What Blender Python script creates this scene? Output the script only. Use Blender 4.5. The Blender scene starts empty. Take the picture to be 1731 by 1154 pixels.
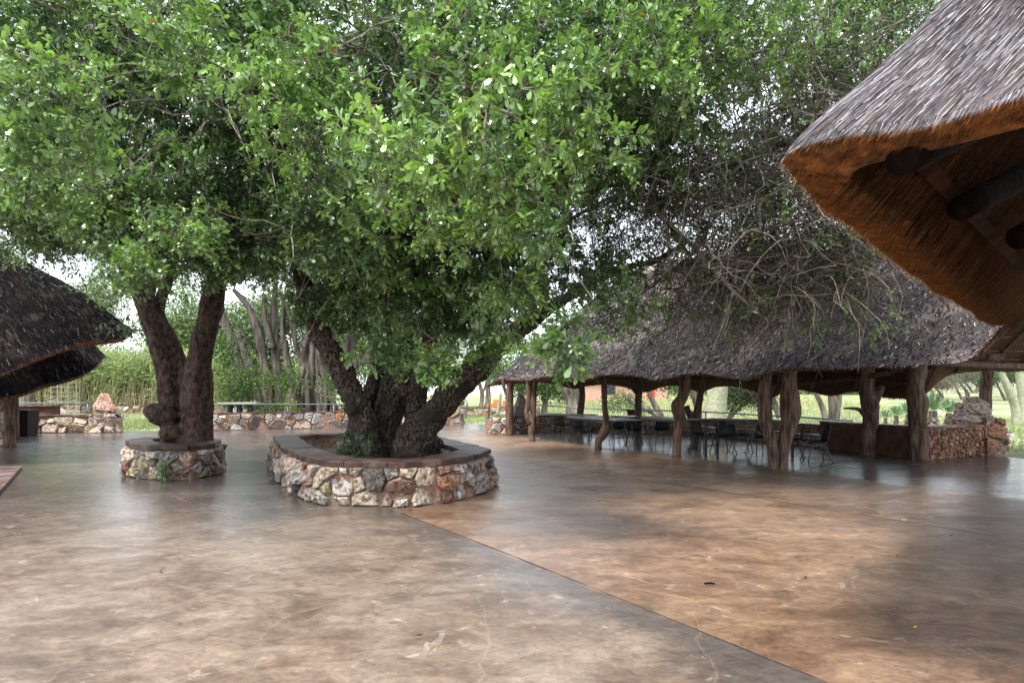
import bpy, math, random
import numpy as np
from mathutils import Vector, noise as mnoise
R_ = math.radians
rng = np.random.default_rng(7)
random.seed(7)
sc = bpy.context.scene

# ---------------------------------------------------------------- camera, world, sun, exposure
H = 1.6; F = 1731*20/36.0; HZ = 667.0
cam_d = bpy.data.cameras.new('camera'); cam = bpy.data.objects.new('camera', cam_d)
sc.collection.objects.link(cam); sc.camera = cam
cam.location = (0, 0, H); cam.rotation_euler = (R_(90), 0, 0)
cam_d.lens = 20; cam_d.sensor_width = 36; cam_d.shift_y = (HZ-577)/1731.0
cam_d.clip_start = 0.05; cam_d.clip_end = 2000

SUN_EL, SUN_AZ = 62, 215
w = bpy.data.worlds.new('World'); sc.world = w; w.use_nodes = True
nt = w.node_tree; nt.nodes.clear()
wo = nt.nodes.new('ShaderNodeOutputWorld'); bg = nt.nodes.new('ShaderNodeBackground')
sky = nt.nodes.new('ShaderNodeTexSky'); sky.sky_type = 'NISHITA'; sky.sun_disc = False
sky.sun_elevation = R_(SUN_EL); sky.sun_rotation = R_(SUN_AZ)
mx = nt.nodes.new('ShaderNodeMixRGB'); mx.inputs[0].default_value = 0.78
tc = nt.nodes.new('ShaderNodeTexCoord'); cn = nt.nodes.new('ShaderNodeTexNoise')
cn.inputs['Scale'].default_value = 2.5; cn.inputs['Detail'].default_value = 6
cr = nt.nodes.new('ShaderNodeValToRGB')
cr.color_ramp.elements[0].position = .3; cr.color_ramp.elements[0].color = (6.2, 6.7, 7.4, 1)
cr.color_ramp.elements[1].position = .7; cr.color_ramp.elements[1].color = (8.6, 8.9, 9.2, 1)
nt.links.new(tc.outputs['Generated'], cn.inputs['Vector']); nt.links.new(cn.outputs['Fac'], cr.inputs[0])
nt.links.new(sky.outputs[0], mx.inputs[1]); nt.links.new(cr.outputs[0], mx.inputs[2])
nt.links.new(mx.outputs[0], bg.inputs[0]); bg.inputs[1].default_value = 0.10
nt.links.new(bg.outputs[0], wo.inputs[0])
sd = bpy.data.lights.new('sun', 'SUN'); sd.energy = 2.6; sd.angle = R_(14); sd.color = (1, .96, .9)
so = bpy.data.objects.new('sun', sd); sc.collection.objects.link(so)
_e, _a = R_(SUN_EL), R_(SUN_AZ)
sv = Vector((math.sin(_a)*math.cos(_e), math.cos(_a)*math.cos(_e), math.sin(_e)))
so.rotation_euler = sv.to_track_quat('Z', 'Y').to_euler(); so.location = (0, 0, 30)
sc.view_settings.view_transform = 'Standard'; sc.view_settings.look = 'None'
sc.view_settings.exposure = 1.65; sc.view_settings.gamma = 1; sc.view_settings.use_curve_mapping = False
sc.render.engine = 'CYCLES'
sc.cycles.max_bounces = 7; sc.cycles.diffuse_bounces = 4; sc.cycles.glossy_bounces = 3
sc.cycles.transmission_bounces = 4; sc.cycles.transparent_max_bounces = 6

# ---------------------------------------------------------------- helpers
def at(px, py, Y):
    return np.array([(px-865.5)*Y/F, Y, H+(HZ-py)*Y/F])
def G(px, py, z=0.0):
    Y = (H-z)*F/(py-HZ); return np.array([(px-865.5)*Y/F, Y, z])
def nrm(a):
    a = np.asarray(a, float); return a/(np.linalg.norm(a, axis=-1, keepdims=True)+1e-9)

def new_mat(name):
    m = bpy.data.materials.new(name); m.use_nodes = True; return m, m.node_tree, m.node_tree.nodes['Principled BSDF']
def M(name, c1, c2, scale=8, rough=.8, bump=.3, bscale=None, stretch=(1, 1, 1), attr=False, uv=False, spec=.3,
      detail=6, lo=.35, hi=.65, c3=None, s3=1.5, dist=.02, metal=0):
    m, nt, p = new_mat(name); N, L = nt.nodes, nt.links
    tc = N.new('ShaderNodeTexCoord'); mp = N.new('ShaderNodeMapping'); mp.inputs['Scale'].default_value = stretch
    L.new(tc.outputs['UV' if uv else 'Object'], mp.inputs[0])
    n1 = N.new('ShaderNodeTexNoise'); n1.inputs['Scale'].default_value = scale; n1.inputs['Detail'].default_value = detail
    L.new(mp.outputs[0], n1.inputs['Vector'])
    r = N.new('ShaderNodeValToRGB'); r.color_ramp.elements[0].position = lo; r.color_ramp.elements[1].position = hi
    r.color_ramp.elements[0].color = (*c1, 1); r.color_ramp.elements[1].color = (*c2, 1)
    L.new(n1.outputs['Fac'], r.inputs[0]); col = r.outputs[0]
    if c3:
        n3 = N.new('ShaderNodeTexNoise'); n3.inputs['Scale'].default_value = s3; n3.inputs['Detail'].default_value = 5
        L.new(tc.outputs['UV' if uv else 'Object'], n3.inputs['Vector'])
        r3 = N.new('ShaderNodeValToRGB'); r3.color_ramp.elements[0].position = .52; r3.color_ramp.elements[1].position = .62
        L.new(n3.outputs['Fac'], r3.inputs[0])
        x = N.new('ShaderNodeMixRGB'); L.new(r3.outputs[0], x.inputs[0]); L.new(col, x.inputs[1]); x.inputs[2].default_value = (*c3, 1)
        col = x.outputs[0]
    if attr:
        a = N.new('ShaderNodeAttribute'); a.attribute_name = 'Col'
        x = N.new('ShaderNodeMixRGB'); x.blend_type = 'MULTIPLY'; x.inputs[0].default_value = 1
        L.new(col, x.inputs[1]); L.new(a.outputs['Color'], x.inputs[2]); col = x.outputs[0]
    L.new(col, p.inputs['Base Color']); p.inputs['Roughness'].default_value = rough
    p.inputs['Specular IOR Level'].default_value = spec; p.inputs['Metallic'].default_value = metal
    if bump:
        n2 = N.new('ShaderNodeTexNoise'); n2.inputs['Scale'].default_value = bscale or scale*2.5; n2.inputs['Detail'].default_value = 8
        L.new(mp.outputs[0], n2.inputs['Vector'])
        b = N.new('ShaderNodeBump'); b.inputs['Strength'].default_value = bump; b.inputs['Distance'].default_value = dist
        L.new(n2.outputs['Fac'], b.inputs['Height']); L.new(b.outputs[0], p.inputs['Normal'])
    return m

def leaf_mat(name, trans=.3, rough=.38, spec=.5):
    m, nt, p = new_mat(name); N, L = nt.nodes, nt.links
    a = N.new('ShaderNodeAttribute'); a.attribute_name = 'Col'
    L.new(a.outputs['Color'], p.inputs['Base Color']); p.inputs['Roughness'].default_value = rough
    p.inputs['Specular IOR Level'].default_value = spec
    t = N.new('ShaderNodeBsdfTranslucent'); g = N.new('ShaderNodeMixRGB'); g.blend_type = 'MULTIPLY'; g.inputs[0].default_value = 1
    L.new(a.outputs['Color'], g.inputs[1]); g.inputs[2].default_value = (1.2, 1.35, .7, 1); L.new(g.outputs[0], t.inputs[0])
    x = N.new('ShaderNodeMixShader'); x.inputs[0].default_value = trans
    L.new(p.outputs[0], x.inputs[1]); L.new(t.outputs[0], x.inputs[2]); L.new(x.outputs[0], N['Material Output'].inputs[0])
    return m

class MB:
    def __init__(s): s.v = []; s.f = []; s.c = []; s.uv = []; s.n = 0; s.mi = []
    def add(s, v, faces, col=None, uv=None, mi=0):
        v = np.asarray(v, float).reshape(-1, 3)
        for fa in (faces if isinstance(faces, list) and len(faces) and isinstance(faces[0], np.ndarray) else [faces]):
            fa = np.atleast_2d(fa)
            fa = np.asarray(fa, int)
            if fa.size: s.f.append(fa+s.n); s.mi.append(np.full(len(fa), mi))
        s.v.append(v)
        c = np.ones((len(v), 3)) if col is None else np.broadcast_to(np.asarray(col, float), (len(v), 3))
        s.c.append(c); s.uv.append(np.zeros((len(v), 2)) if uv is None else uv); s.n += len(v)
    def poly(s, v, faces, col=None, mi=0):        # ragged faces
        base = s.n; d = {}
        for fa in faces: d.setdefault(len(fa), []).append(fa)
        s.add(v, [np.array(x) for x in d.values()], col, mi=mi)
    def box(s, c, size, rz=0, col=None, jit=0):
        x, y, z = np.array(size)/2
        v = np.array([[-x,-y,-z],[x,-y,-z],[x,y,-z],[-x,y,-z],[-x,-y,z],[x,-y,z],[x,y,z],[-x,y,z]])
        if jit: v = v+rng.normal(0, jit, v.shape)
        ca, sa = math.cos(rz), math.sin(rz)
        v = v@np.array([[ca, sa, 0], [-sa, ca, 0], [0, 0, 1]])+np.array(c)
        s.add(v, np.array([[0,3,2,1],[4,5,6,7],[0,1,5,4],[1,2,6,5],[2,3,7,6],[3,0,4,7]]), col)
    def build(s, name, mat, parent=None, smooth=False):
        me = bpy.data.meshes.new(name)
        v = np.concatenate(s.v); me.vertices.add(len(v)); me.vertices.foreach_set('co', v.ravel())
        sizes = np.concatenate([np.full(len(f), f.shape[1]) for f in s.f]); idx = np.concatenate([f.ravel() for f in s.f])
        me.loops.add(len(idx)); me.loops.foreach_set('vertex_index', idx)
        me.polygons.add(len(sizes)); st = np.concatenate([[0], np.cumsum(sizes)[:-1]])
        me.polygons.foreach_set('loop_start', st); me.polygons.foreach_set('loop_total', sizes)
        me.polygons.foreach_set('use_smooth', np.full(len(sizes), smooth))
        me.polygons.foreach_set('material_index', np.concatenate(s.mi))
        ca = me.color_attributes.new('Col', 'FLOAT_COLOR', 'POINT')
        c = np.concatenate(s.c); ca.data.foreach_set('color', np.hstack([c, np.ones((len(c), 1))]).ravel())
        uv = me.uv_layers.new(name='UVMap'); u = np.concatenate(s.uv)[idx]; uv.data.foreach_set('uv', u.ravel())
        me.update(calc_edges=True)
        me.validate()
        for m_ in (mat if isinstance(mat, list) else [mat]): me.materials.append(m_)
        o = bpy.data.objects.new(name, me); sc.collection.objects.link(o)
        if parent: o.parent = parent
        return o
def tag(o, label=None, cat=None, group=None, kind=None):
    if label: o['label'] = label
    if cat: o['category'] = cat
    if group: o['group'] = group
    if kind: o['kind'] = kind
    return o
def thing(name, label, cat, loc=(0, 0, 0), group=None):
    o = bpy.data.objects.new(name, None); sc.collection.objects.link(o); o.location = [float(q) for q in loc]
    o.empty_display_size = .2
    return tag(o, label, cat, group)
def keep(o, parent):                              # parent a world-space mesh to a placed empty
    o.parent = parent; o.matrix_parent_inverse.identity()
    l = parent.location; me = o.data
    if tuple(l) != (0, 0, 0):
        co = np.empty(len(me.vertices)*3); me.vertices.foreach_get('co', co)
        co = co.reshape(-1, 3)-np.array(l); me.vertices.foreach_set('co', co.ravel()); me.update()
    return o
def part(mb, name, mat, parent, smooth=False, label=None):
    o = keep(mb.build(name, mat, None, smooth), parent)
    if label: o['label'] = label
    return o
def subpart(mb, name, mat, pt, smooth=False):      # parent a world-space mesh under a part (a mesh at identity under its thing)
    root = pt.parent; o = mb.build(name, mat, None, smooth)
    me = o.data; co = np.empty(len(me.vertices)*3); me.vertices.foreach_get('co', co)
    co = co.reshape(-1, 3)-np.array(root.location); me.vertices.foreach_set('co', co.ravel()); me.update(); o.parent = pt
    return o
def copy_tree(o, parent=None):
    c = o.copy(); sc.collection.objects.link(c); c.parent = parent
    for ch in o.children: copy_tree(ch, c)
    return c
def catmull(P, n):
    P = np.asarray(P, float); 
    if len(P) < 3:
        t = np.linspace(0, 1, n)[:, None]; return P[0]*(1-t)+P[-1]*t
    Q = np.vstack([2*P[0]-P[1], P, 2*P[-1]-P[-2]]); t = np.linspace(0, len(P)-1-1e-6, n); i = t.astype(int); f = (t-i)[:, None]
    a, b, c, d = Q[i], Q[i+1], Q[i+2], Q[i+3]
    return .5*((2*b)+(-a+c)*f+(2*a-5*b+4*c-d)*f**2+(-a+3*b-3*c+d)*f**3)
def tube(mb, P, rad, sides=10, n=None, gnarl=0.0, freq=3.0, cap=True, col=None, flute=0.0, seed=0):
    P = np.asarray(P, float); rad = np.asarray(rad if np.ndim(rad) else [rad]*len(P), float)
    if n: 
        pr = catmull(np.hstack([P, rad[:, None]]), n); P, rad = pr[:, :3], np.maximum(pr[:, 3], .002)
    T = nrm(np.gradient(P, axis=0)); u = np.cross(T[0], [0.3, .2, 1.0]); 
    if np.linalg.norm(u) < .1: u = np.cross(T[0], [1, 0, 0])
    u = nrm(u); rings = []; ang = np.linspace(0, 2*np.pi, sides, endpoint=False)
    for i in range(len(P)):
        u = nrm(u-T[i]*np.dot(u, T[i])); v = np.cross(T[i], u)
        r = np.full(sides, rad[i])
        if flute: r = r*(1+flute*np.sin(ang*5+seed+i*.15)+flute*.6*np.sin(ang*9+seed*2-i*.1))
        if gnarl:
            for k in range(sides):
                q = P[i]+(u*math.cos(ang[k])+v*math.sin(ang[k]))*rad[i]
                r[k] *= 1+gnarl*mnoise.noise(Vector(q*freq)+Vector((seed, seed, 0)))
        rings.append(P[i]+(np.cos(ang)[:, None]*u+np.sin(ang)[:, None]*v)*r[:, None])
    V = np.vstack(rings); m = len(P); k = np.arange(sides); k2 = (k+1) % sides
    fs = np.vstack([np.stack([i*sides+k, i*sides+k2, (i+1)*sides+k2, (i+1)*sides+k], 1) for i in range(m-1)])
    L = np.concatenate([[0], np.cumsum(np.linalg.norm(np.diff(P, axis=0), axis=1))])
    uv = np.stack([np.tile(ang, m), np.repeat(L, sides)], 1)
    fl = [fs]
    if cap: fl += [np.array([k[::-1]]), np.array([(m-1)*sides+k])]
    mb.add(V, fl, col, uv)
def segs(mb, P0, P1, r0, r1, sides=4, col=None):   # many small frusta at once
    d = nrm(P1-P0); h = np.where(np.abs(d[:, 2:3]) < .9, np.array([[0, 0, 1.]]), np.array([[1., 0, 0]]))
    u = nrm(np.cross(d, h)); v = np.cross(d, u); a = np.linspace(0, 2*np.pi, sides, endpoint=False)
    ring = np.cos(a)[None, :, None]*u[:, None]+np.sin(a)[None, :, None]*v[:, None]
    A = P0[:, None]+ring*r0[:, None, None]; B = P1[:, None]+ring*r1[:, None, None]
    V = np.concatenate([A, B], 1).reshape(-1, 3); b = (np.arange(len(P0))*2*sides)[:, None, None]
    k = np.arange(sides); q = np.stack([k, (k+1) % sides, (k+1) % sides+sides, k+sides], 1)[None]
    c = None if col is None else np.repeat(col, 2*sides, 0)
    mb.add(V, (b+q).reshape(-1, 4), c)
def leaves(mb, B, D, Nn, ln, wd, col, bend=.15):   # obovate leaves, 6 verts each
    D = nrm(D); S = nrm(np.cross(D, Nn)); Nn = np.cross(S, D); ln = ln[:, None]; wd = wd[:, None]
    pts = [B, B+D*ln*.4-S*wd*.36, B+D*ln*.4+S*wd*.36, B+D*ln*.78-S*wd*.5-Nn*ln*bend*.5, B+D*ln*.78+S*wd*.5-Nn*ln*bend*.5, B+D*ln-Nn*ln*bend]
    V = np.stack(pts, 1).reshape(-1, 3); b = (np.arange(len(B))*6)[:, None]
    mb.add(V, [b+np.array([[0, 2, 1]]), b+np.array([[1, 2, 4, 3]]), b+np.array([[3, 4, 5]])], np.repeat(col, 6, 0))
def rdir(n): return nrm(rng.normal(size=(n, 3)))

# ---------------------------------------------------------------- materials
m_bark = M('bark_dark', (.013, .010, .008), (.175, .13, .10), 24, .9, 1.0, 50, stretch=(1, 1, .5), lo=.40, hi=.66, c3=(.045, .036, .03), s3=3, dist=.05)
m_bark2 = M('bark_brown', (.014, .010, .009), (.10, .062, .045), 14, .85, 1.0, 30, stretch=(1, 1, .6), dist=.04)
m_twig = M('twig_bark', (.14, .12, .10), (.40, .37, .33), 12, .9, .4, 60, attr=True)
m_bgbark = M('bark_grey', (.055, .045, .04), (.21, .175, .15), 3, .9, .8, 14, stretch=(2, 2, .35), dist=.06)
m_fever = M('fever_tree_bark', (.20, .22, .14), (.36, .37, .26), 6, .85, .6, 20, stretch=(1, 1, 2), c3=(.25, .24, .18), s3=3)
m_post = M('weathered_log', (.035, .021, .015), (.20, .125, .088), 7, .85, 1.0, 26, stretch=(3, 3, .35), dist=.03)
m_log = M('dark_pole', (.004, .003, .002), (.014, .008, .006), 6, .9, .5, 20, stretch=(2, 2, 1), spec=.05)
m_plank = M('reddish_plank', (.022, .010, .006), (.055, .023, .012), 8, .95, .6, 30, spec=.03)
m_thatch = M('weathered_thatch', (.022, .018, .020), (.125, .108, .11), 5, .95, 1.0, 9, stretch=(14, 3, 1), uv=True, c3=(.20, .165, .155), s3=.9, dist=.05)
m_straw = M('straw_stalks', (.85, .85, .85), (1, 1, 1), 3, .9, 0, attr=True, spec=.05)
m_reed = M('silver_reeds', (.8, .8, .8), (1, 1, 1), 3, .6, 0, attr=True, spec=.25)
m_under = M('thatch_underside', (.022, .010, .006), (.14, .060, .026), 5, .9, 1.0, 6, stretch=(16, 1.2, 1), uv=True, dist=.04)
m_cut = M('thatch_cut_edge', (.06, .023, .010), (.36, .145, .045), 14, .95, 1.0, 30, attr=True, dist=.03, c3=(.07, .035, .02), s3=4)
m_stone = M('rubble_stone', (.34, .31, .30), (1.3, 1.26, 1.22), 16, .75, 1.0, 38, attr=True, dist=.035, lo=.36, hi=.6)
m_mortar = M('mortar', (.16, .09, .065), (.36, .23, .17), 12, .95, .8, 40)
m_slate = M('slate_coping', (.040, .024, .021), (.12, .070, .056), 5, .55, .5, 25, attr=True, spec=.4, c3=(.15, .11, .095), s3=3)
m_soil = M('soil', (.05, .035, .025), (.14, .10, .07), 15, .95, .9, 40)
m_leaf = leaf_mat('leaf_green', .24, .28, .9)
m_bgleaf = leaf_mat('leaf_far', .35, .6, .3)
m_black = M('black_plastic', (.005, .005, .006), (.010, .010, .011), 4, .42, .05, spec=.35)
m_metal = M('dark_painted_steel', (.012, .013, .015), (.028, .03, .034), 8, .4, .1, spec=.5)
m_rail = M('grey_pipe', (.10, .115, .14), (.17, .19, .22), 8, .4, .1, spec=.5)
m_tabletop = M('grey_table_top', (.27, .29, .31), (.36, .38, .40), 3, .3, .05, spec=.5)
m_darktop = M('dark_wood_top', (.045, .03, .026), (.08, .055, .045), 6, .4, .2, spec=.5)
m_conc = M('pale_concrete', (.32, .29, .25), (.46, .43, .38), 6, .85, .3)
m_plaster = M('brown_plaster', (.08, .035, .022), (.16, .08, .05), 5, .85, .6, 20)

# floor: worn, polished, damp concrete
def floor_mat():
    m, nt, p = new_mat('polished_concrete'); N, L = nt.nodes, nt.links
    tc = N.new('ShaderNodeTexCoord'); P = tc.outputs['Object']
    def noise(scale, detail=8, rough=.6, vec=None, dist=0, st=None):
        n = N.new('ShaderNodeTexNoise'); n.inputs['Scale'].default_value = scale; n.inputs['Detail'].default_value = detail
        n.inputs['Roughness'].default_value = rough; n.inputs['Distortion'].default_value = dist
        v = vec or P
        if st:
            mp = N.new('ShaderNodeMapping'); mp.inputs['Scale'].default_value = st; mp.inputs['Rotation'].default_value = (0, 0, .35); L.new(v, mp.inputs[0]); v = mp.outputs[0]
        L.new(v, n.inputs['Vector']); return n.outputs['Fac']
    def ramp(x, *st):
        r = N.new('ShaderNodeValToRGB'); e = r.color_ramp.elements
        while len(e) < len(st): e.new(.5)
        for q, (pos, c) in zip(e, st): q.position = pos; q.color = (*c, 1) if len(c) == 3 else c
        L.new(x, r.inputs[0]); return r.outputs[0]
    def mix(f, a, b, mode='MIX'):
        x = N.new('ShaderNodeMixRGB'); x.blend_type = mode
        for k, q in ((0, f), (1, a), (2, b)):
            if hasattr(q, 'links'): L.new(q, x.inputs[k])
            else: x.inputs[k].default_value = q if k == 0 else (*q, 1)
        return x.outputs[0]
    def math_(op, a, b=0, c=None):
        x = N.new('ShaderNodeMath'); x.operation = op
        for k, q in enumerate((a, b, c)):
            if q is None: continue
            if hasattr(q, 'links'): L.new(q, x.inputs[k])
            else: x.inputs[k].default_value = q
        return x.outputs[0]
    base = ramp(noise(1.5, 12, .74, dist=.5, st=(1, 1.5, 1)), (.30, (.085, .058, .044)), (.45, (.155, .108, .080)), (.57, (.235, .175, .132)), (.72, (.33, .265, .21)))
    pale = ramp(noise(.45, 9, .6, dist=.6), (.46, (0, 0, 0)), (.62, (1, 1, 1)))
    base = mix(math_('MULTIPLY', pale, .5), base, (.32, .265, .215))
    dark = ramp(noise(.9, 12, .72, dist=.7, st=(1, 1.6, 1)), (.54, (0, 0, 0)), (.66, (1, 1, 1)))
    base = mix(math_('MULTIPLY', dark, .7), base, (.085, .07, .06))
    # the slab left of the long joint: darker worn band beside the joint  (joint through (-1.64,7.9) and (1.76,3.16))
    sx = N.new('ShaderNodeSeparateXYZ'); L.new(P, sx.inputs[0])
    dx, dy = 3.4, -4.74; ln = math.hypot(dx, dy); nx, ny = -dy/ln, dx/ln
    dd = math_('ADD', math_('MULTIPLY', math_('ADD', sx.outputs[0], 1.64), nx), math_('MULTIPLY', math_('SUBTRACT', sx.outputs[1], 7.9), ny))
    dn = math_('ADD', dd, math_('MULTIPLY', math_('SUBTRACT', noise(1.0, 10, .7), .5), 1.9))
    band = ramp(math_('ADD', dn, 1.0), (.25, (0, 0, 0)), (.80, (1, 1, 1)))
    side = math_('LESS_THAN', dd, 0.0)
    notside = math_('SUBTRACT', 1.0, side)
    base = mix(notside, base, mix(1.0, base, (.84, .72, .61), 'MULTIPLY')); base = mix(side, base, mix(1.0, base, (.84, .86, .88), 'MULTIPLY'))
    big = ramp(noise(.28, 9, .66, dist=1.0), (.46, (1, 1, 1)), (.62, (.78, .74, .71)))
    base = mix(1.0, base, big, 'MULTIPLY')
    rgt = ramp(math_('ADD', math_('MULTIPLY', math_('SUBTRACT', sx.outputs[0], 3.4), .45), math_('SUBTRACT', noise(.7, 6, .6), .5)), (.1, (0, 0, 0)), (.9, (1, 1, 1)))
    base = mix(math_('MULTIPLY', math_('MULTIPLY', rgt, notside), .5), base, (.062, .055, .052))  # shade below the near roof painted in, darker towards the right
    base = mix(math_('MULTIPLY', math_('MULTIPLY', band, side), .78), base, (.06, .053, .05))
    # shade under the trees and pavilion painted in as dark grey; damp gloss too
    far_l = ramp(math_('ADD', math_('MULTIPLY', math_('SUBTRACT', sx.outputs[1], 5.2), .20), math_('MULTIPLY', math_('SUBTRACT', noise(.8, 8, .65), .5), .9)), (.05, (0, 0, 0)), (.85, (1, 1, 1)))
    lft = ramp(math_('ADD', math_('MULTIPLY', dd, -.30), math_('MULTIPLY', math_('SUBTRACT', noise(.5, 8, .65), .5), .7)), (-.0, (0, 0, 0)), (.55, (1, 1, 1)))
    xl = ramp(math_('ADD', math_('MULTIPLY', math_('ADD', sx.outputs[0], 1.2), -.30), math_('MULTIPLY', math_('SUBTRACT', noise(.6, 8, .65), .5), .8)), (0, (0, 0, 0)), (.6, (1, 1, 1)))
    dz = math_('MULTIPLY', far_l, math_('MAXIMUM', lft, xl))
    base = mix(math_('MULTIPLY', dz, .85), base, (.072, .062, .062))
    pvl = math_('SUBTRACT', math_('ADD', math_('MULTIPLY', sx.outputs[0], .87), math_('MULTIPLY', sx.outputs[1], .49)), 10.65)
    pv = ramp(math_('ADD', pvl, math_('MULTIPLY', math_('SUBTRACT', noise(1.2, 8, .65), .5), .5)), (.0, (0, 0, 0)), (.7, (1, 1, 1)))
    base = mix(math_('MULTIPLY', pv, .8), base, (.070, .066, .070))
    # pale chips and scratches
    chips = ramp(noise(2.6, 13, .78, dist=1.2), (.585, (0, 0, 0)), (.61, (1, 1, 1)))
    base = mix(math_('MULTIPLY', chips, .30), base, (.46, .41, .36))
    flk = ramp(noise(5.5, 13, .8, dist=.9, st=(1, 1.6, 1)), (.56, (0, 0, 0)), (.60, (1, 1, 1)))
    base = mix(math_('MULTIPLY', flk, .5), base, (.055, .048, .044))
    vz = N.new('ShaderNodeTexVoronoi'); vz.feature = 'DISTANCE_TO_EDGE'; vz.inputs['Scale'].default_value = .8
    nv = N.new('ShaderNodeTexNoise'); nv.inputs['Scale'].default_value = 1.5; nv.inputs['Detail'].default_value = 6; L.new(P, nv.inputs['Vector'])
    vv = N.new('ShaderNodeMixRGB'); vv.inputs[0].default_value = .3; L.new(P, vv.inputs[1]); L.new(nv.outputs['Color'], vv.inputs[2]); L.new(vv.outputs[0], vz.inputs['Vector'])
    crack = ramp(vz.outputs['Distance'], (0, (1, 1, 1)), (.006, (0, 0, 0)))
    base = mix(math_('MULTIPLY', crack, .10), base, (.5, .45, .4))
    fine = mix(1.0, ramp(noise(30, 8, .75), (.3, (.78, .78, .78)), (.7, (1.16, 1.16, 1.16))), ramp(noise(6, 9, .72, dist=.8, st=(1, 1.7, 1)), (.32, (.66, .63, .6)), (.68, (1.3, 1.28, 1.26))), 'MULTIPLY')
    base = mix(1.0, base, fine, 'MULTIPLY')
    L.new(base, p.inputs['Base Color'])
    rr = ramp(noise(.9, 9, .65, dist=.5, st=(1, 2.2, 1)), (.3, (.24,)*3), (.7, (.48,)*3))
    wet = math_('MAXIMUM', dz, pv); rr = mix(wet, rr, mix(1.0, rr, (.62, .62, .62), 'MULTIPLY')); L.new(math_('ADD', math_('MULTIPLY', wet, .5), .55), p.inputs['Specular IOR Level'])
    L.new(rr, p.inputs['Roughness'])
    b = N.new('ShaderNodeBump'); b.inputs['Strength'].default_value = .10; b.inputs['Distance'].default_value = .015
    L.new(noise(4, 8, .6, st=(.6, 3.0, 1)), b.inputs['Height'])
    b2 = N.new('ShaderNodeBump'); b2.inputs['Strength'].default_value = .12; b2.inputs['Distance'].default_value = .004
    L.new(noise(45, 6, .6), b2.inputs['Height']); L.new(b.outputs[0], b2.inputs['Normal']); L.new(b2.outputs[0], p.inputs['Normal'])
    return m
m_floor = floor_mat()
m_joint = M('joint_dirt', (.03, .027, .025), (.07, .06, .055), 20, .8, .3)
m_lawn = M('lawn', (.125, .155, .07), (.23, .26, .125), .8, .9, .6, 30, lo=.3, hi=.7, c3=(.30, .28, .17), s3=.12)

# ---------------------------------------------------------------- ground and floor
def ground_z(x, y):
    y = np.asarray(y, float); x = np.asarray(x, float)
    return np.where(y > 42, (y-42)*.040*np.clip((x+5)/25, .15, 1), 0)*np.where(y > 150, 150/np.maximum(y, 1), 1)-.05
xs = np.concatenate([np.linspace(-600, -80, 10), np.linspace(-76, 76, 60), np.linspace(80, 600, 10)])
ys = np.concatenate([np.linspace(-60, 20, 14), np.linspace(22, 110, 60), np.linspace(115, 900, 20)])
X, Y = np.meshgrid(xs, ys); Z = ground_z(X, Y)
mb = MB(); a = np.arange(len(xs)*len(ys)).reshape(len(ys), len(xs))
mb.add(np.stack([X, Y, Z], -1), np.stack([a[:-1, :-1], a[:-1, 1:], a[1:, 1:], a[1:, :-1]], -1).reshape(-1, 4))
tag(mb.build('ground', m_lawn, smooth=True), kind='structure')

FL = [(-40, -12), (40, -12), (40, 11.5), (12.9, 14.0), (12.5, 15.3), (10.4, 14.3), (9.6, 17.3), (8.6, 20), (7.4, 22), (5.6, 23.6), (3.5, 25.1), (-.4, 25), (-.6, 31), (-2.9, 31), (-8, 28.3), (-13.8, 25.2), (-17.2, 25.3), (-17.2, 24.6), (-40, 24)]
mb = MB(); mb.poly([(x, y, 0) for x, y in FL], [list(range(len(FL)))])
b_ = [(x, y, -.12) for x, y in FL]; n = len(FL)
mb.poly([(x, y, 0) for x, y in FL]+b_, [[i, i+n, (i+1) % n+n, (i+1) % n] for i in range(n)])
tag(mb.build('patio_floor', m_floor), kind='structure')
mb = MB()
def joint(pts, wd):
    P = catmull([(x, y, .004) for x, y in pts], 40); T = nrm(np.gradient(P, axis=0)); S = np.stack([-T[:, 1], T[:, 0], 0*T[:, 0]], 1)
    ww = wd*(1+.35*rng.normal(size=(40, 1))); V = np.vstack([P-S*ww, P+S*ww]); i = np.arange(39)
    mb.add(V, np.stack([i, i+1, i+41, i+40], 1))
joint([(-1.5, 7.7), (0, 5.66), (1.76, 3.16), (3.9, 0.1)], .008)
joint([(.3, 13.6), (.92, 12.7), (3.1, 9.9), (4.4, 7.95), (5.45, 6.5), (7.2, 4)], .008)
joint([(3.15, 9.8), (5.85, 11.9), (8.3, 13.9)], .008)
joint([(-5.2, 15.2), (-4.8, 20), (-4.5, 26)], .01); joint([(-9.7, 22.6), (-5.0, 20.8), (-1, 19.8)], .01)
tag(mb.build('floor_joints', m_joint), kind='structure')

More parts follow.
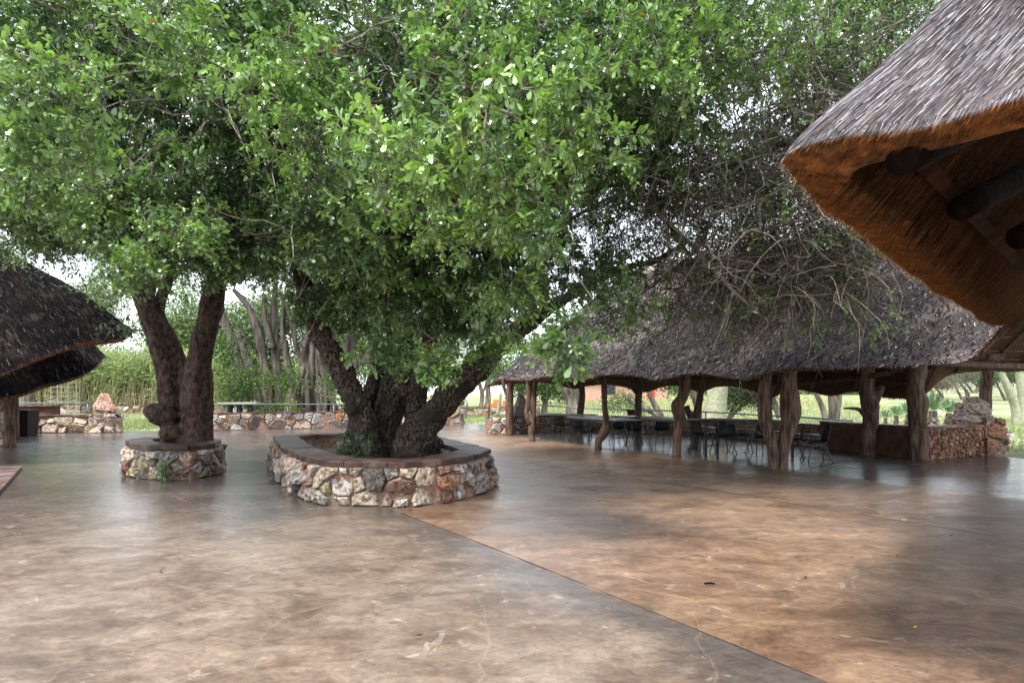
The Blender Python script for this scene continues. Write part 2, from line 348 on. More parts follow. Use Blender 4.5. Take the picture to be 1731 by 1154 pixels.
# ---------------------------------------------------------------- rubble stone masonry
PAL = np.array([(.36, .29, .25), (.46, .44, .40), (.40, .18, .10), (.12, .105, .10), (.38, .33, .19), (.50, .42, .33), (.33, .32, .31), (.26, .16, .12), (.22, .205, .20)])
PW = np.array([.22, .15, .07, .10, .05, .16, .12, .08, .05])
class Path:
    def __init__(s, pts, closed=False):
        P = np.array([p[:2] for p in pts], float)
        if closed: P = np.vstack([P, P[:1]])
        s.P = P; s.closed = closed; d = np.linalg.norm(np.diff(P, axis=0), axis=1); s.cu = np.concatenate([[0], np.cumsum(d)]); s.L = s.cu[-1]
        s.T = nrm(np.diff(P, axis=0))
    def pos(s, u):
        u = np.mod(u, s.L) if s.closed else np.clip(u, 0, s.L)
        return np.stack([np.interp(u, s.cu, s.P[:, 0]), np.interp(u, s.cu, s.P[:, 1])], -1)
    def nor(s, u, w=.12):
        u = np.atleast_1d(u); acc = 0
        for k in (-1, -.5, 0, .5, 1):
            q = u+k*w; q = np.mod(q, s.L) if s.closed else np.clip(q, 0, s.L-1e-6)
            i = np.clip(np.searchsorted(s.cu, q, side='right')-1, 0, len(s.T)-1); t = s.T[i]; acc = acc+np.stack([t[:, 1], -t[:, 0]], 1)
        return nrm(acc)
def clip_poly(poly, mid, nrm_):
    out = []; d = [(p[0]-mid[0])*nrm_[0]+(p[1]-mid[1])*nrm_[1] for p in poly]
    for i in range(len(poly)):
        j = (i+1) % len(poly)
        if d[i] <= 0: out.append(poly[i])
        if (d[i] < 0) != (d[j] < 0) and abs(d[i]-d[j]) > 1e-9:
            t = d[i]/(d[i]-d[j]); out.append((poly[i][0]+t*(poly[j][0]-poly[i][0]), poly[i][1]+t*(poly[j][1]-poly[i][1])))
    return out
def stone_face(ms, path, z0, z1, size, depth=.05, batter=0.0, side=1, u0=0, u1=None, pal=None, pw=None, asp=1.2, gap=.935, seedc=None):
    L = (u1 if u1 is not None else path.L)-u0; pts = []
    n_try = int(L*(z1-z0)/(size*size)*14)+20
    cand = np.stack([rng.uniform(0, L, n_try), rng.uniform(z0, z1, n_try)], 1)
    # bigger stones low down in the wall
    rr = size*np.where(rng.random(n_try) < .3, rng.uniform(1.1, 1.8, n_try), rng.uniform(.32, .9, n_try))*(1.15-.35*(cand[:, 1]-z0)/(z1-z0))
    S = np.zeros((0, 2)); Rr = np.zeros(0)
    o = np.argsort(-rr); cand, rr = cand[o], rr[o]
    for c, r in zip(cand, rr):
        if len(S):
            d = (S-c); d[:, 0] /= asp
            if (np.hypot(d[:, 0], d[:, 1]) < (Rr+r)*.5).any(): continue
        S = np.vstack([S, c]); Rr = np.append(Rr, r)
    P_ = PAL if pal is None else np.array(pal); W_ = PW if pw is None else np.array(pw)
    for i, c in enumerate(S):
        poly = [(max(0, c[0]-size*1.5), z0), (min(L, c[0]+size*1.5), z0), (min(L, c[0]+size*1.5), z1), (max(0, c[0]-size*1.5), z1)]
        d = S-c; near = np.where((np.hypot(d[:, 0], d[:, 1]) < size*3.5))[0]
        for j in near:
            if j == i: continue
            wgt = .5+.5*(Rr[i]-Rr[j])/(Rr[i]+Rr[j])*.6
            poly = clip_poly(poly, c+d[j]*wgt, d[j])
            if len(poly) < 3: break
        if len(poly) < 3: continue
        pa = np.array(poly); cen = pa.mean(0)
        # resample the outline at even angles
        ca_ = np.sort(np.arctan2(pa[:, 1]-cen[1], pa[:, 0]-cen[0])); ca_ = ca_[np.concatenate([[True], np.diff(ca_) > .12])]
        while len(ca_) < 10:
            g_ = np.diff(np.concatenate([ca_, ca_[:1]+2*np.pi])); w_ = int(np.argmax(g_)); ca_ = np.insert(ca_, w_+1, ca_[w_]+g_[w_]*rng.uniform(.4, .6))
        angs = np.sort(ca_[:14]); K = len(angs); rad = np.zeros(K)
        for k in range(K):
            e = np.array([math.cos(angs[k]), math.sin(angs[k])]); best = size*1.6
            for q in range(len(pa)):
                A, B = pa[q]-cen, pa[(q+1) % len(pa)]-cen; s_ = B-A; den = e[0]*s_[1]-e[1]*s_[0]
                if abs(den) < 1e-9: continue
                t = (A[0]*s_[1]-A[1]*s_[0])/den; v = (A[0]*e[1]-A[1]*e[0])/den
                if t > 0 and -1e-6 <= v <= 1+1e-6: best = min(best, t)
            rad[k] = best
        rad = rad*.96+.04*(np.roll(rad, 1)+np.roll(rad, -1))/2; mean = rad.mean()
        rad = np.maximum(rad*gap-.004, .006)*(1+rng.normal(0, .03, K))
        E = np.stack([np.cos(angs), np.sin(angs)], 1); dp = depth*rng.uniform(.35, 1.6)*min(1.3, mean/size*2.2+.2)
        tilt = rng.normal(0, .28, 2)
        rings = []; dv = []
        for sc_, dd in ((1.0, -.03), (.985, dp*.45), (.87, dp*.95), (.45, dp*1.02)):
            q = E*rad[:, None]*sc_; rings.append(q); dv.append(dd+(q@tilt if dd > 0 else np.zeros(K))+(rng.normal(0, dp*.11, K) if dd > 0 else 0))
        q2 = np.vstack(rings+[np.zeros((1, 2))])+cen; dq = np.concatenate(dv+[[dp*rng.uniform(.95, 1.2)]])
        q2[:, 1] = np.clip(q2[:, 1], z0-.01, z1+.01)
        uu = q2[:, 0]+u0; pos = path.pos(uu); no = path.nor(uu)*side
        off = dq+batter*(z1-q2[:, 1]); V = np.hstack([pos+no*off[:, None], q2[:, 1:2]])
        k = np.arange(K); k2 = (k+1) % K; fs = [np.vstack([np.stack([r*K+k, r*K+k2, (r+1)*K+k2, (r+1)*K+k], 1) for r in range(3)]), np.stack([3*K+k, 3*K+k2, np.full(K, 4*K)], 1)]
        if side < 0: fs = [f[:, ::-1] for f in fs]
        c1 = P_[rng.choice(len(P_), p=W_/W_.sum())]*rng.uniform(.75, 1.2); c2 = P_[rng.choice(len(P_), p=W_/W_.sum())]
        f = np.array([.5+.5*mnoise.noise(Vector((x*7/size*.2, y*9/size*.2, i))) for x, y in q2]); f = np.clip((f-.5)*3+.1, 0, .6)[:, None]
        ms.add(V, fs, c1*(1-f)+c2*f)
def wall_core(mb, path, z0, z1, thick, batter=0, side=1, u0=0, u1=None):
    u1 = path.L if u1 is None else u1
    us = np.unique(np.concatenate([np.linspace(u0, u1, max(3, int((u1-u0)/.3))), path.cu[(path.cu > u0) & (path.cu < u1)]]))
    p = path.pos(us); n_ = path.nor(us)*side; h = z1-z0
    A = np.hstack([p+n_*batter*h, np.full((len(us), 1), z0)]); B = np.hstack([p, np.full((len(us), 1), z1)])
    C = np.hstack([p-n_*thick, np.full((len(us), 1), z1)]); D = np.hstack([p-n_*thick, np.full((len(us), 1), z0)])
    m = len(us); i = np.arange(m-1); f = []
    for k in range(3): f.append(np.stack([k*m+i, k*m+i+1, (k+1)*m+i+1, (k+1)*m+i], 1))
    fl = [np.vstack(f)]
    if not path.closed: fl += [np.array([[0, m, 2*m, 3*m]]), np.array([[m-1, 4*m-1, 3*m-1, 2*m-1]])]
    mb.add(np.vstack([A, B, C, D]), fl)
def coping(mb, path, z, thick, out, inn, side=1, ln=(.55, 1.1), u0=0, u1=None, rough=.02, cols=((.55, .5, .48), (1.05, .9, .82))):
    u1 = path.L if u1 is None else u1; u = u0
    while u < u1-.12:
        v = min(u1, u+rng.uniform(*ln)); 
        if u1-v < .3: v = u1
        us = np.unique(np.concatenate([np.linspace(u+.006, v-.006, 4), path.cu[(path.cu > u+.05) & (path.cu < v-.05)]]))
        p = path.pos(us); n_ = path.nor(us, .02)*side; m = len(us)
        # mitred inner side at corners
        o = (out+rng.uniform(-rough, rough, m))[:, None]; q = (inn+rng.uniform(-rough, rough, m)*1.5)[:, None]
        zt = z+thick+rng.uniform(-.008, .008)+rng.normal(0, .003, m); th = thick*rng.uniform(.8, 1.1)
        a1 = np.hstack([p+n_*o, zt[:, None]]); a2 = np.hstack([p-n_*q, zt[:, None]+rng.uniform(-.005, .005)])
        b1 = a1.copy(); b1[:, :2] += n_*rng.uniform(-.015, .01, (m, 1)); b1[:, 2] -= th; b2 = a2-[0, 0, th]
        # small chamfer at the outer top edge
        c1 = a1.copy(); c1[:, :2] -= n_*.012; a1 = a1-[0, 0, .012]
        V = np.vstack([b1, a1, c1, a2, b2]); i = np.arange(m-1)
        fs = [np.vstack([np.stack([k*m+i, k*m+i+1, ((k+1) % 5)*m+i+1, ((k+1) % 5)*m+i], 1) for k in range(5)]),
              np.array([[0, m, 2*m, 3*m, 4*m]]), np.array([[m-1, 5*m-1, 4*m-1, 3*m-1, 2*m-1]])]
        c = np.array(cols[0])+(np.array(cols[1])-np.array(cols[0]))*rng.random(); mb.add(V, fs, c*rng.uniform(.7, 1.1)); u = v

def rock(mb, c, size, seed, rz=0, col=(.4, .3, .25), col2=None, sub=3, rough=.35, peak=0, mi=0):
    import bmesh
    bm = bmesh.new(); bmesh.ops.create_icosphere(bm, subdivisions=sub, radius=1)
    V = np.array([v.co[:] for v in bm.verts]); fs = np.array([[v.index for v in f.verts] for f in bm.faces]); bm.free()
    # chisel with random planes, then rough up
    rg = np.random.default_rng(seed)
    for k in range(9):
        n_ = nrm(rg.normal(size=3)); d = rg.uniform(.6, .9); s = V@n_; V = V-np.outer(np.maximum(s-d, 0), n_)
    r = np.array([1+rough*.5*mnoise.noise(Vector(v*1.6)+Vector((seed, 0, 0)))+rough*.25*mnoise.noise(Vector(v*5)+Vector((0, seed, 0))) for v in V])
    V = V*r[:, None]
    if peak: k = np.clip(1-peak*(V[:, 2]+1)/2, .1, 1); V[:, 0] *= k; V[:, 1] *= k
    f = np.array([.5+.8*mnoise.noise(Vector(v*2.3)+Vector((0, 0, seed))) for v in V]); f = np.clip(f, 0, 1)[:, None]
    cc = np.array(col)*(1-f)+np.array(col2 if col2 is not None else col)*f
    V = V*(np.array(size)/2); ca, sa = math.cos(rz), math.sin(rz); V = V@np.array([[ca, sa, 0], [-sa, ca, 0], [0, 0, 1]])+np.array(c)
    mb.add(V, fs, cc, mi=mi)

def planter(name, label, pts, z, thick, wall_in, soil_z, size, out=.03):
    c = np.array(np.mean(np.array(pts), 0)); t = thing(name, label, 'planter', (c[0], c[1], 0)); path = Path(pts, True)
    area = sum(pts[i][0]*pts[(i+1) % len(pts)][1]-pts[(i+1) % len(pts)][0]*pts[i][1] for i in range(len(pts))); sd_ = 1 if area > 0 else -1
    core = MB(); wall_core(core, path, 0, z, wall_in, .10, sd_); part(core, 'mortar_core', m_mortar, t)
    st = MB(); stone_face(st, path, 0.0, z, size, .07, .08, sd_)
    inner = Path([tuple(q) for q in path.pos(path.cu[:-1])-path.nor(path.cu[:-1], .02)*sd_*wall_in], True)
    stone_face(st, inner, soil_z-.02, z, size, .03, 0, -sd_)
    part(st, 'stone_wall', m_stone, t)
    cp = MB(); coping(cp, path, z, thick, out, wall_in+.06, sd_); part(cp, 'slate_coping', m_slate, t)
    s = MB(); q = inner.P[:-1]; n_ = len(q); s.poly([(x, y, soil_z+rng.uniform(-.01, .01)) for x, y in q]+[(c[0], c[1], soil_z+.05)], [[i, (i+1) % n_, n_] for i in range(n_)])
    part(s, 'soil', m_soil, t); return t
PL = [(-5.55, 13.3), (-4.2, 10.5), (-3.25, 8.95), (-2.65, 8.3), (-1.55, 8.2), (-1.0, 8.5), (-.55, 9.3), (-.4, 10.1), (-.95, 11.5), (-1.85, 13.6), (-3.4, 14.6), (-5.1, 14.4)]
planter('stone_planter', 'large irregular stone planter with dark slate coping around the many-stemmed tree', PL, .55, .085, .42, .30, .19)
c0 = np.array([-7.15, 12.0]); PS = [tuple(c0+[.96*math.cos(a)*(1+.05*math.sin(3*a))-.70*math.sin(a), 1.25*math.sin(a)]) for a in np.linspace(0, 2*np.pi, 10)[:-1]+.2]
planter('stone_planter', 'small round stone planter with slate coping around the twin-trunked tree', PS, .53, .11, .34, .40, .17, .05)

# ---------------------------------------------------------------- thatched roofs
def resample(P, step):
    P = np.asarray(P, float); d = np.concatenate([[0], np.cumsum(np.linalg.norm(np.diff(P[:, :2], axis=0), axis=1))]); n = max(4, int(d[-1]/step)); u = np.linspace(0, d[-1], n)
    return np.stack([np.interp(u, d, P[:, k]) for k in range(P.shape[1])], 1), u
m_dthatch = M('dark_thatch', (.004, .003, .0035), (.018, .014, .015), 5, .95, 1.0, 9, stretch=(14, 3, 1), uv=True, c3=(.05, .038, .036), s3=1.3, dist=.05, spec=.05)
def roof(eave, ridge, parent, thick=.3, inset=.22, drop=.16, rows=22, step=.18, curve=.0, ridge_u=None, cutcol=(1, 1, 1), smooth_n=6, names=('thatch', 'thatch_underside'), tmat=None):
    """eave rows: x,y,z,ridge parameter"""
    E = catmull(eave, len(eave)*smooth_n); E, u = resample(E, step)
    rp = np.asarray(ridge, float); k = np.arange(len(rp)); t = np.clip(E[:, 3], 0, len(rp)-1)
    Rg = np.stack([np.interp(t, k, rp[:, i]) for i in range(3)], 1); E = E[:, :3]
    inn = nrm((Rg-E)*[1, 1, 0]); ins = inset if np.ndim(inset) == 0 else np.interp(u/u[-1], np.linspace(0, 1, len(inset)), inset)
    ins = np.broadcast_to(ins, u.shape)[:, None]; Lo = E+inn*ins+np.array([0, 0, -drop]); m = len(E)
    tt = np.linspace(0, 1, rows)[:, None, None]
    top = E[None]*(1-tt)+Rg[None]*tt; top[..., 2] += curve*np.sin(np.pi*tt[..., 0])
    for i in range(rows):
        for j in range(0, m):
            p = top[i, j]; top[i, j, 2] += .05*mnoise.noise(Vector(p*1.1))+.02*mnoise.noise(Vector(p*4))
    V = top.reshape(-1, 3); a = np.arange(rows*m).reshape(rows, m)
    fs = np.stack([a[:-1, :-1], a[:-1, 1:], a[1:, 1:], a[1:, :-1]], -1).reshape(-1, 4)
    sl = np.linalg.norm(Rg-E, axis=1); uv = np.stack([np.tile(u, rows), (tt[..., 0]*sl[None]).ravel()], 1)
    mt = MB(); mt.add(V, fs, None, uv); o1 = part(mt, names[0], tmat or m_thatch, parent, True)
    # underside, and the cut ends of the stalks round the eave
    un = Lo[None]*(1-tt)+(Rg-[0, 0, thick])[None]*tt; mu = MB(); mu.add(un.reshape(-1, 3), fs[:, ::-1], None, uv, mi=0)
    E = top[0]
    K = 7; s = np.linspace(0, 1, K)[:, None, None]; cut = E[None]*(1-s)+Lo[None]*s
    cut[1:-1] += inn[None]*-.035*np.sin(np.pi*s[1:-1]); cut += rng.normal(0, .006, cut.shape)*(s > 0)*(s < 1)
    a = np.arange(K*m).reshape(K, m); fc = np.stack([a[:-1, :-1], a[1:, :-1], a[1:, 1:], a[:-1, 1:]], -1).reshape(-1, 4)
    mu.add(cut.reshape(-1, 3), fc, cutcol, np.stack([np.tile(u, K), np.repeat(np.linspace(0, .3, K), m)], 1), mi=1)
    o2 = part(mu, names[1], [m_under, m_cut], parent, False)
    return dict(top=top, E=E, Lo=Lo, inn=inn, u=u, thatch=o1, under=o2, un=un)
def stalks(top, n, ln, wd, jit, lift, pal, pw, vmax=1.0, vmin=0, bias=None, dirfn=None, sink=.004, thin=False):
    rows, m, _ = top.shape; i = rng.uniform(vmin, vmax, n)*(rows-1.001)
    cw = np.linalg.norm(top[0, 1:]-top[0, :-1], axis=1); cw2 = cw*.6+.4*cw.mean(); cu = np.concatenate([[0], np.cumsum(cw2)])
    j = np.interp(rng.uniform(0, cu[-1], n), cu, np.arange(m)); j = np.clip(j, 0, m-1.001)
    i0, j0 = i.astype(int), j.astype(int); fi, fj = (i-i0)[:, None], (j-j0)[:, None]
    a, b, c, d = top[i0, j0], top[i0, j0+1], top[i0+1, j0], top[i0+1, j0+1]
    p = (a*(1-fj)+b*fj)*(1-fi)+(c*(1-fj)+d*fj)*fi
    dv = nrm((a-c)*(1-fj)+(b-d)*fj); du = nrm(b-a); nn = nrm(np.cross(du, -dv)); nn = np.where(nn[:, 2:3] < 0, -nn, nn)
    D = nrm(dv+du*rng.normal(0, jit, (n, 1))); 
    if dirfn is not None: D = nrm(dirfn(p, D, nn))
    S = nrm(np.cross(D, nn)); l = rng.uniform(*ln, (n, 1)); w_ = rng.uniform(*wd, (n, 1))
    A = p-D*l*.5-nn*sink; B = p+D*l*.5+nn*rng.uniform(lift*.2, lift, (n, 1))
    pal = np.array(pal); col = pal[rng.choice(len(pal), n, p=np.array(pw)/sum(pw))]*rng.uniform(.7, 1.25, (n, 1))
    V = np.stack([A-S*w_, A+S*w_, B+S*w_*.7, B-S*w_*.7, (A+B)/2+nn*w_*1.2], 1).reshape(-1, 3); k = (np.arange(n)*5)[:, None]
    mb = MB(); mb.add(V, [k+np.array([[0, 1, 4]]), k+np.array([[1, 2, 4]]), k+np.array([[2, 3, 4]]), k+np.array([[3, 0, 4]])], np.repeat(col, 5, 0)); return mb
def fringe(R, n, ln, wd, pal, pw, mb=None, where='E', spread=.5):
    E = R[where]; m = len(E); j = rng.uniform(0, m-1.001, n); j0 = j.astype(int); f = (j-j0)[:, None]
    p = E[j0]*(1-f)+E[j0+1]*f; up = nrm(R['top'][1][j0]-R['top'][0][j0]); tg = nrm(E[j0+1]-E[j0])
    k = rng.uniform(0, 1, (n, 1)) if where == 'E' else 0
    p = p+(R['Lo'][j0]-R['E'][j0])*k*.8 if where == 'E' else p
    D = nrm(-up+tg*rng.normal(0, .2, (n, 1))*spread+np.array([0, 0, -.25])*rng.random((n, 1))); S = nrm(np.cross(D, up+[0, 0, .3]))
    l = rng.uniform(*ln, (n, 1)); w_ = rng.uniform(*wd, (n, 1)); A = p-D*.04; B = p+D*l
    pal = np.array(pal); col = pal[rng.choice(len(pal), n, p=np.array(pw)/sum(pw))]*rng.uniform(.7, 1.25, (n, 1))
    S2 = np.cross(D, S); V = np.stack([A-S*w_, A+S*w_, A+S2*w_*1.5, B], 1).reshape(-1, 3); q = (np.arange(n)*4)[:, None]
    mb = mb or MB(); mb.add(V, [q+np.array([[0, 1, 3]]), q+np.array([[1, 2, 3]]), q+np.array([[2, 0, 3]])], np.repeat(col, 4, 0)); return mb
OLD = [(.018, .014, .017), (.065, .054, .061), (.21, .19, .20), (.48, .45, .44), (.15, .11, .10)]; OLDW = [.42, .30, .15, .05, .10]

# --- pavilion
pav = thing('thatched_pavilion', 'long open-sided pavilion with wavy weathered thatch roof on gnarled log posts', 'pavilion', (4.8, 16, 0))
front = [(822, 652, 23.4, 0), (836, 645, 23.0, 0), (849, 640, 22.4, 0), (870, 637, 21.3, 0), (892, 642, 19.4, 0), (910, 639, 18.7, 0), (926, 636, 18.2, .02), (953, 636, 17.2, .05), (982, 643, 16.4, .12), (1006, 637, 15.9, .25),
         (1027, 632, 15.5, .35), (1059, 632, 15.0, .5), (1086, 636, 14.6, .6), (1107, 641, 14.3, .68), (1139, 636, 13.9, .75), (1160, 632, 13.6, .82), (1192, 632, 13.2, .9), (1219, 636, 12.8, .98), (1240, 641, 12.5, 1.05),
         (1258, 641, 12.2, 1.1), (1283, 633, 11.8, 1.2), (1325, 625, 11.3, 1.35), (1382, 623, 10.9, 1.5), (1453, 620, 10.5, 1.7), (1538, 617, 10.2, 1.85), (1595, 614, 10.0, 2.0), (1637, 607, 9.7, 2.15), (1662, 588, 9.3, 2.3), (1697, 552, 8.9, 2.5), (1760, 500, 8.2, 2.7)]
back = [(835, 650, 24.8, 0), (870, 648, 25.6, 0), (908, 645, 25.9, 0), (937, 648, 25.8, 0), (969, 656, 25.5, 0), (990, 652, 25.4, .03), (1022, 649, 25.1, .08), (1051, 652, 24.8, .15), (1088, 662, 24.2, .3), (1118, 653, 23.7, .42), (1139, 651, 23.3, .5),
        (1184, 660, 22.4, .65), (1213, 652, 21.8, .72), (1245, 653, 21.2, .82), (1280, 662, 20.4, .92), (1303, 671, 19.8, 1.0), (1322, 662, 19.4, 1.05), (1353, 658, 18.8, 1.15), (1399, 667, 17.8, 1.3), (1433, 661, 17.1, 1.45),
        (1460, 663, 16.6, 1.55), (1495, 671, 15.9, 1.7), (1524, 672, 15.5, 1.8), (1551, 670, 15.3, 1.9), (1567, 655, 15.3, 2.0), (1581, 641, 15.5, 2.1), (1603, 631, 15.8, 2.2), (1640, 627, 16.3, 2.4), (1731, 626, 17.2, 2.7), (1850, 626, 18.0, 3)]
ridge = [(3.9, 20.5, 5.75), (8.0, 14.0, 5.55), (11.0, 12.4, 5.4), (17.0, 13.5, 5.4)]
ev = [(*at(a, b, c), d) for a, b, c, d in front[::-1]]+[(*at(a, b, c), d) for a, b, c, d in back]
PR = roof(ev, ridge, pav, thick=.35, inset=.20, drop=.02, rows=26, step=.17)
part(stalks(PR['top'], 56000, (.06, .18), (.005, .012), .4, .03, OLD, OLDW, .98), 'loose_straw', m_straw, pav)
part(fringe(PR, 9000, (.02, .08), (.005, .012), OLD+[(.30, .16, .08)], OLDW+[.5]), 'eave_fringe', m_straw, pav)
rc = MB(); rr_ = catmull(ridge, 50); 
for s_ in range(0, 49): pass
tube(rc, rr_+[0, 0, .02], [.20]*50, 10, gnarl=.2, freq=2); part(rc, 'ridge_cap', m_conc, pav, True)
def log_post(P, r, forks=(), sides=14, parent=None, name='post', mat=None, gn=.25):
    mb = MB(); tube(mb, P, r, sides, n=len(P)*7, gnarl=gn, freq=2.6, flute=.07, seed=rng.uniform(0, 9))
    for fp, fr in forks: tube(mb, fp, fr, 10, n=len(fp)*6, gnarl=gn, freq=3, seed=rng.uniform(0, 9))
    return part(mb, name, mat or m_post, parent or pav, True)
def pp(Y, *q): return [at(x, y, Y) for x, y in q]
Y=12.2; log_post(pp(Y, (1309, 797), (1308, 770), (1301, 735), (1291, 700), (1293, 660), (1297, 615)), [.10, .11, .13, .13, .12, .12], [(pp(Y-.05, (1324, 797), (1325, 765), (1334, 715), (1337, 680), (1332, 650), (1334, 612)), [.11, .12, .17, .20, .17, .17])])
Y=14.65; log_post(pp(Y, (1144, 774), (1145, 740), (1150, 712), (1146, 688), (1156, 665), (1159, 615)), [.12, .12, .145, .155, .12, .125])
Y=16.5; log_post(pp(Y, (1011, 762), (1012, 745), (1020, 733), (1026, 715), (1022, 690), (1021, 625)), [.11, .11, .13, .10, .085, .095])
Y=19.7; log_post(pp(Y, (899, 746), (899, 720), (901, 690), (904, 630)), [.12, .12, .105, .11], [(pp(Y, (897, 715), (890, 700), (893, 680), (894, 632)), [.12, .09, .09, .09])])
Y=22.4; log_post(pp(Y, (860, 737), (861, 705), (861, 670), (866, 635)), [.18, .15, .14, .14], [(pp(Y, (860, 668), (853, 658), (850, 636)), [.09, .07, .07])])
# back row on the seat wall
Y=24.6; log_post(pp(Y, (981, 735), (981, 700), (984, 670), (983, 640)), [.15, .13, .13, .13])
Y=22.8; log_post(pp(Y, (1078, 741), (1079, 705), (1080, 670), (1086, 635)), [.16, .14, .12, .13], [(pp(Y, (1079, 668), (1070, 655), (1066, 636)), [.09, .08, .08])])
Y=20.4; log_post(pp(Y, (1176, 752), (1176, 715), (1182, 680), (1190, 630)), [.19, .16, .12, .12], [(pp(Y, (1176, 712), (1165, 700), (1160, 686)), [.16, .12, .10])])
Y=18.8; log_post(pp(Y, (1302, 748), (1301, 700), (1302, 640)), [.1, .09, .09])
Y=15.1; log_post(pp(Y, (1465, 771), (1468, 735), (1472, 700), (1466, 660), (1463, 612)), [.19, .18, .19, .20, .18], [(pp(Y, (1472, 692), (1483, 668), (1489, 652)), [.13, .11, .09]), (pp(Y, (1462, 700), (1452, 692), (1440, 690), (1426, 690)), [.08, .055, .035, .02])])
Y=14.0; log_post(pp(Y, (1550, 779), (1550, 735), (1552, 690), (1546, 660), (1552, 607)), [.21, .20, .22, .19, .20], [(pp(Y-.15, (1558, 779), (1560, 745), (1560, 700)), [.14, .14, .06])])
log_post([(13.6, 16.3, 0), (13.6, 16.35, 1), (13.7, 16.4, 2.5)], [.17, .16, .15])
# wall plates, rafters
def poleline(P, r, name='beam', n=None, parent=None, mat=None, par=None):
    mb = MB(); tube(mb, P, r, 9, n=n or max(6, len(P)*4), gnarl=.2, freq=1.5); return part(mb, name, mat or m_post, parent or pav, True)
poleline([at(855, 641, 22.4), at(899, 641, 19.7), at(1022, 634, 16.5), at(1155, 631, 14.65), at(1312, 617, 12.2)], .07)
poleline([at(1312, 614, 12.2)+[0, 0, .05], (8.2, 11.6, 2.45), at(1700, 606, 10.8)], .09)
poleline([at(895, 641, 24.9), at(983, 641, 24.6), at(1086, 641, 22.8), at(1188, 642, 20.4), at(1302, 648, 18.8), at(1463, 637, 15.1), at(1552, 612, 14.0)], .07)
poleline([(9.95, 14.0, 2.42), (12.5, 15.2, 2.4), (17, 17, 2.4)], .09)
E_, R_g = PR['E'], PR['top'][-1]
for j in range(10, len(E_)-10, 9):
    a, b = PR['Lo'][j]+PR['inn'][j]*.25+[0, 0, .10], R_g[j]-[0, 0, .5]
    poleline([a, (a+b)/2, b], .05, 'rafter', 6)
for tt_ in (.12, .22, .32):
    P = PR['un'][int(tt_*25)][::3]-[0, 0, .03]; 
    mb = MB(); tube(mb, P, .022, 5); part(mb, 'batten', m_post, pav)

# --- near right building
rb = thing('thatched_building', 'near roof corner of silver reed thatch with orange cut eave and dark poles underneath', 'building', (4, 3, 0))
C = np.array([1.27, 2.64, 2.70]); farE = np.array([7.6, 9.1, 2.74])
nearp = [np.array([G_[0], G_[1], z]) for G_, z in (((8.5, -4.6), 2.72), ((6.5, -2.6), 2.72), ((5.2, -1.3), 2.72), ((3.6, .35), 2.72), ((2.55, 1.45), 2.71), ((1.92, 2.10), 2.71), ((1.73, 2.29), 2.71), ((1.57, 2.39), 2.70), ((1.43, 2.50), 2.70))]  # unseen start of the eave, extended to darken the floor at right
cor = [np.array([1.315, 2.60, 2.70]), np.array([1.285, 2.69, 2.69]), np.array([1.36, 2.80, 2.68])]
far = [np.array([1.36, 2.80, 2.68])*(1-t)+farE*t for t in (.05, .12, .25, .45, .7, 1)]
far = [f+np.array([-.6, .6, 0])*s for f, s in zip(far, (.02, .03, .06, .06, .02, 0))]
evr = [(*p, 0) for p in nearp]+[(*p, 0) for p in cor]+[(*p, q) for p, q in zip(far, (0, 0, .1, .35, .7, 1))]
rridge = [(4.7, 3.02, 2.71+3.42), (10.5, 8.2, 6.1)]
RR = roof(evr, rridge, rb, thick=.35, inset=[.06, .06, .06, .06, .07, .16, .36, .42, .42, .42, .42, .4], drop=.04, rows=30, step=.06, smooth_n=8)
SIL = [(.085, .068, .075), (.16, .14, .155), (.29, .28, .30), (.52, .52, .55), (.17, .11, .085), (.025, .018, .02)]; SILW = [.27, .27, .16, .07, .07, .26]
def swirl(p, D, nn): return D+np.array([-.75, 0, -.72])*np.exp(-np.maximum(p[:, :1]-1.2, 0)*.6)
jc = int(np.argmin(RR['E'][:, 0]))+1
part(stalks(RR['top'][:, :jc+3], 120000, (.09, .24), (.0010, .0021), .07, .011, SIL, SILW, .6, .022, dirfn=swirl), 'reeds', m_reed, rb)
part(stalks(RR['top'][:, jc:], 26000, (.14, .30), (.002, .004), .06, .010, SIL, SILW, .9, .02, dirfn=None), 'far_reeds', m_reed, rb)
BR = [(.42, .17, .05), (.25, .10, .03), (.10, .04, .016), (.48, .26, .11)]
part(fringe(RR, 40000, (.012, .06), (.0014, .0030), BR, [.35, .35, .2, .1]), 'cut_fringe', m_straw, rb)
fr2 = fringe(dict(top=RR['top'][:, :jc+3], E=RR['E'][:jc+3], Lo=RR['E'][:jc+3], inn=RR['inn'][:jc+3]), 9000, (.012, .04), (.0011, .0022), SIL, SILW, spread=.5)
part(fr2, 'reed_fringe', m_reed, rb)
# inner reeds on the underside
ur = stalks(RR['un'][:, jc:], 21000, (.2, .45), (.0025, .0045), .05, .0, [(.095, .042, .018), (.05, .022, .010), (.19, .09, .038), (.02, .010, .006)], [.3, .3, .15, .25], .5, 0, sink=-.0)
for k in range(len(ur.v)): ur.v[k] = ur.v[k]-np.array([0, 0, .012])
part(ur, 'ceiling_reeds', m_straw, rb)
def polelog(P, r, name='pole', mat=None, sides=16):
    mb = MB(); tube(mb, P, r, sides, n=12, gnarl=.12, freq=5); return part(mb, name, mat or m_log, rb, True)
d_ = np.array([.85, .30, .42])
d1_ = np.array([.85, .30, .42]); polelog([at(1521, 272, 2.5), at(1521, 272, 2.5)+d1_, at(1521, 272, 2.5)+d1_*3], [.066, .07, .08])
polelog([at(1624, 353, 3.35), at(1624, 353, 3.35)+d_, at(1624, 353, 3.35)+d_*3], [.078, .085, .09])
polelog([at(1722, 402, 4.1), at(1722, 402, 4.1)+d_, at(1722, 402, 4.1)+d_*3], [.085, .09, .09])
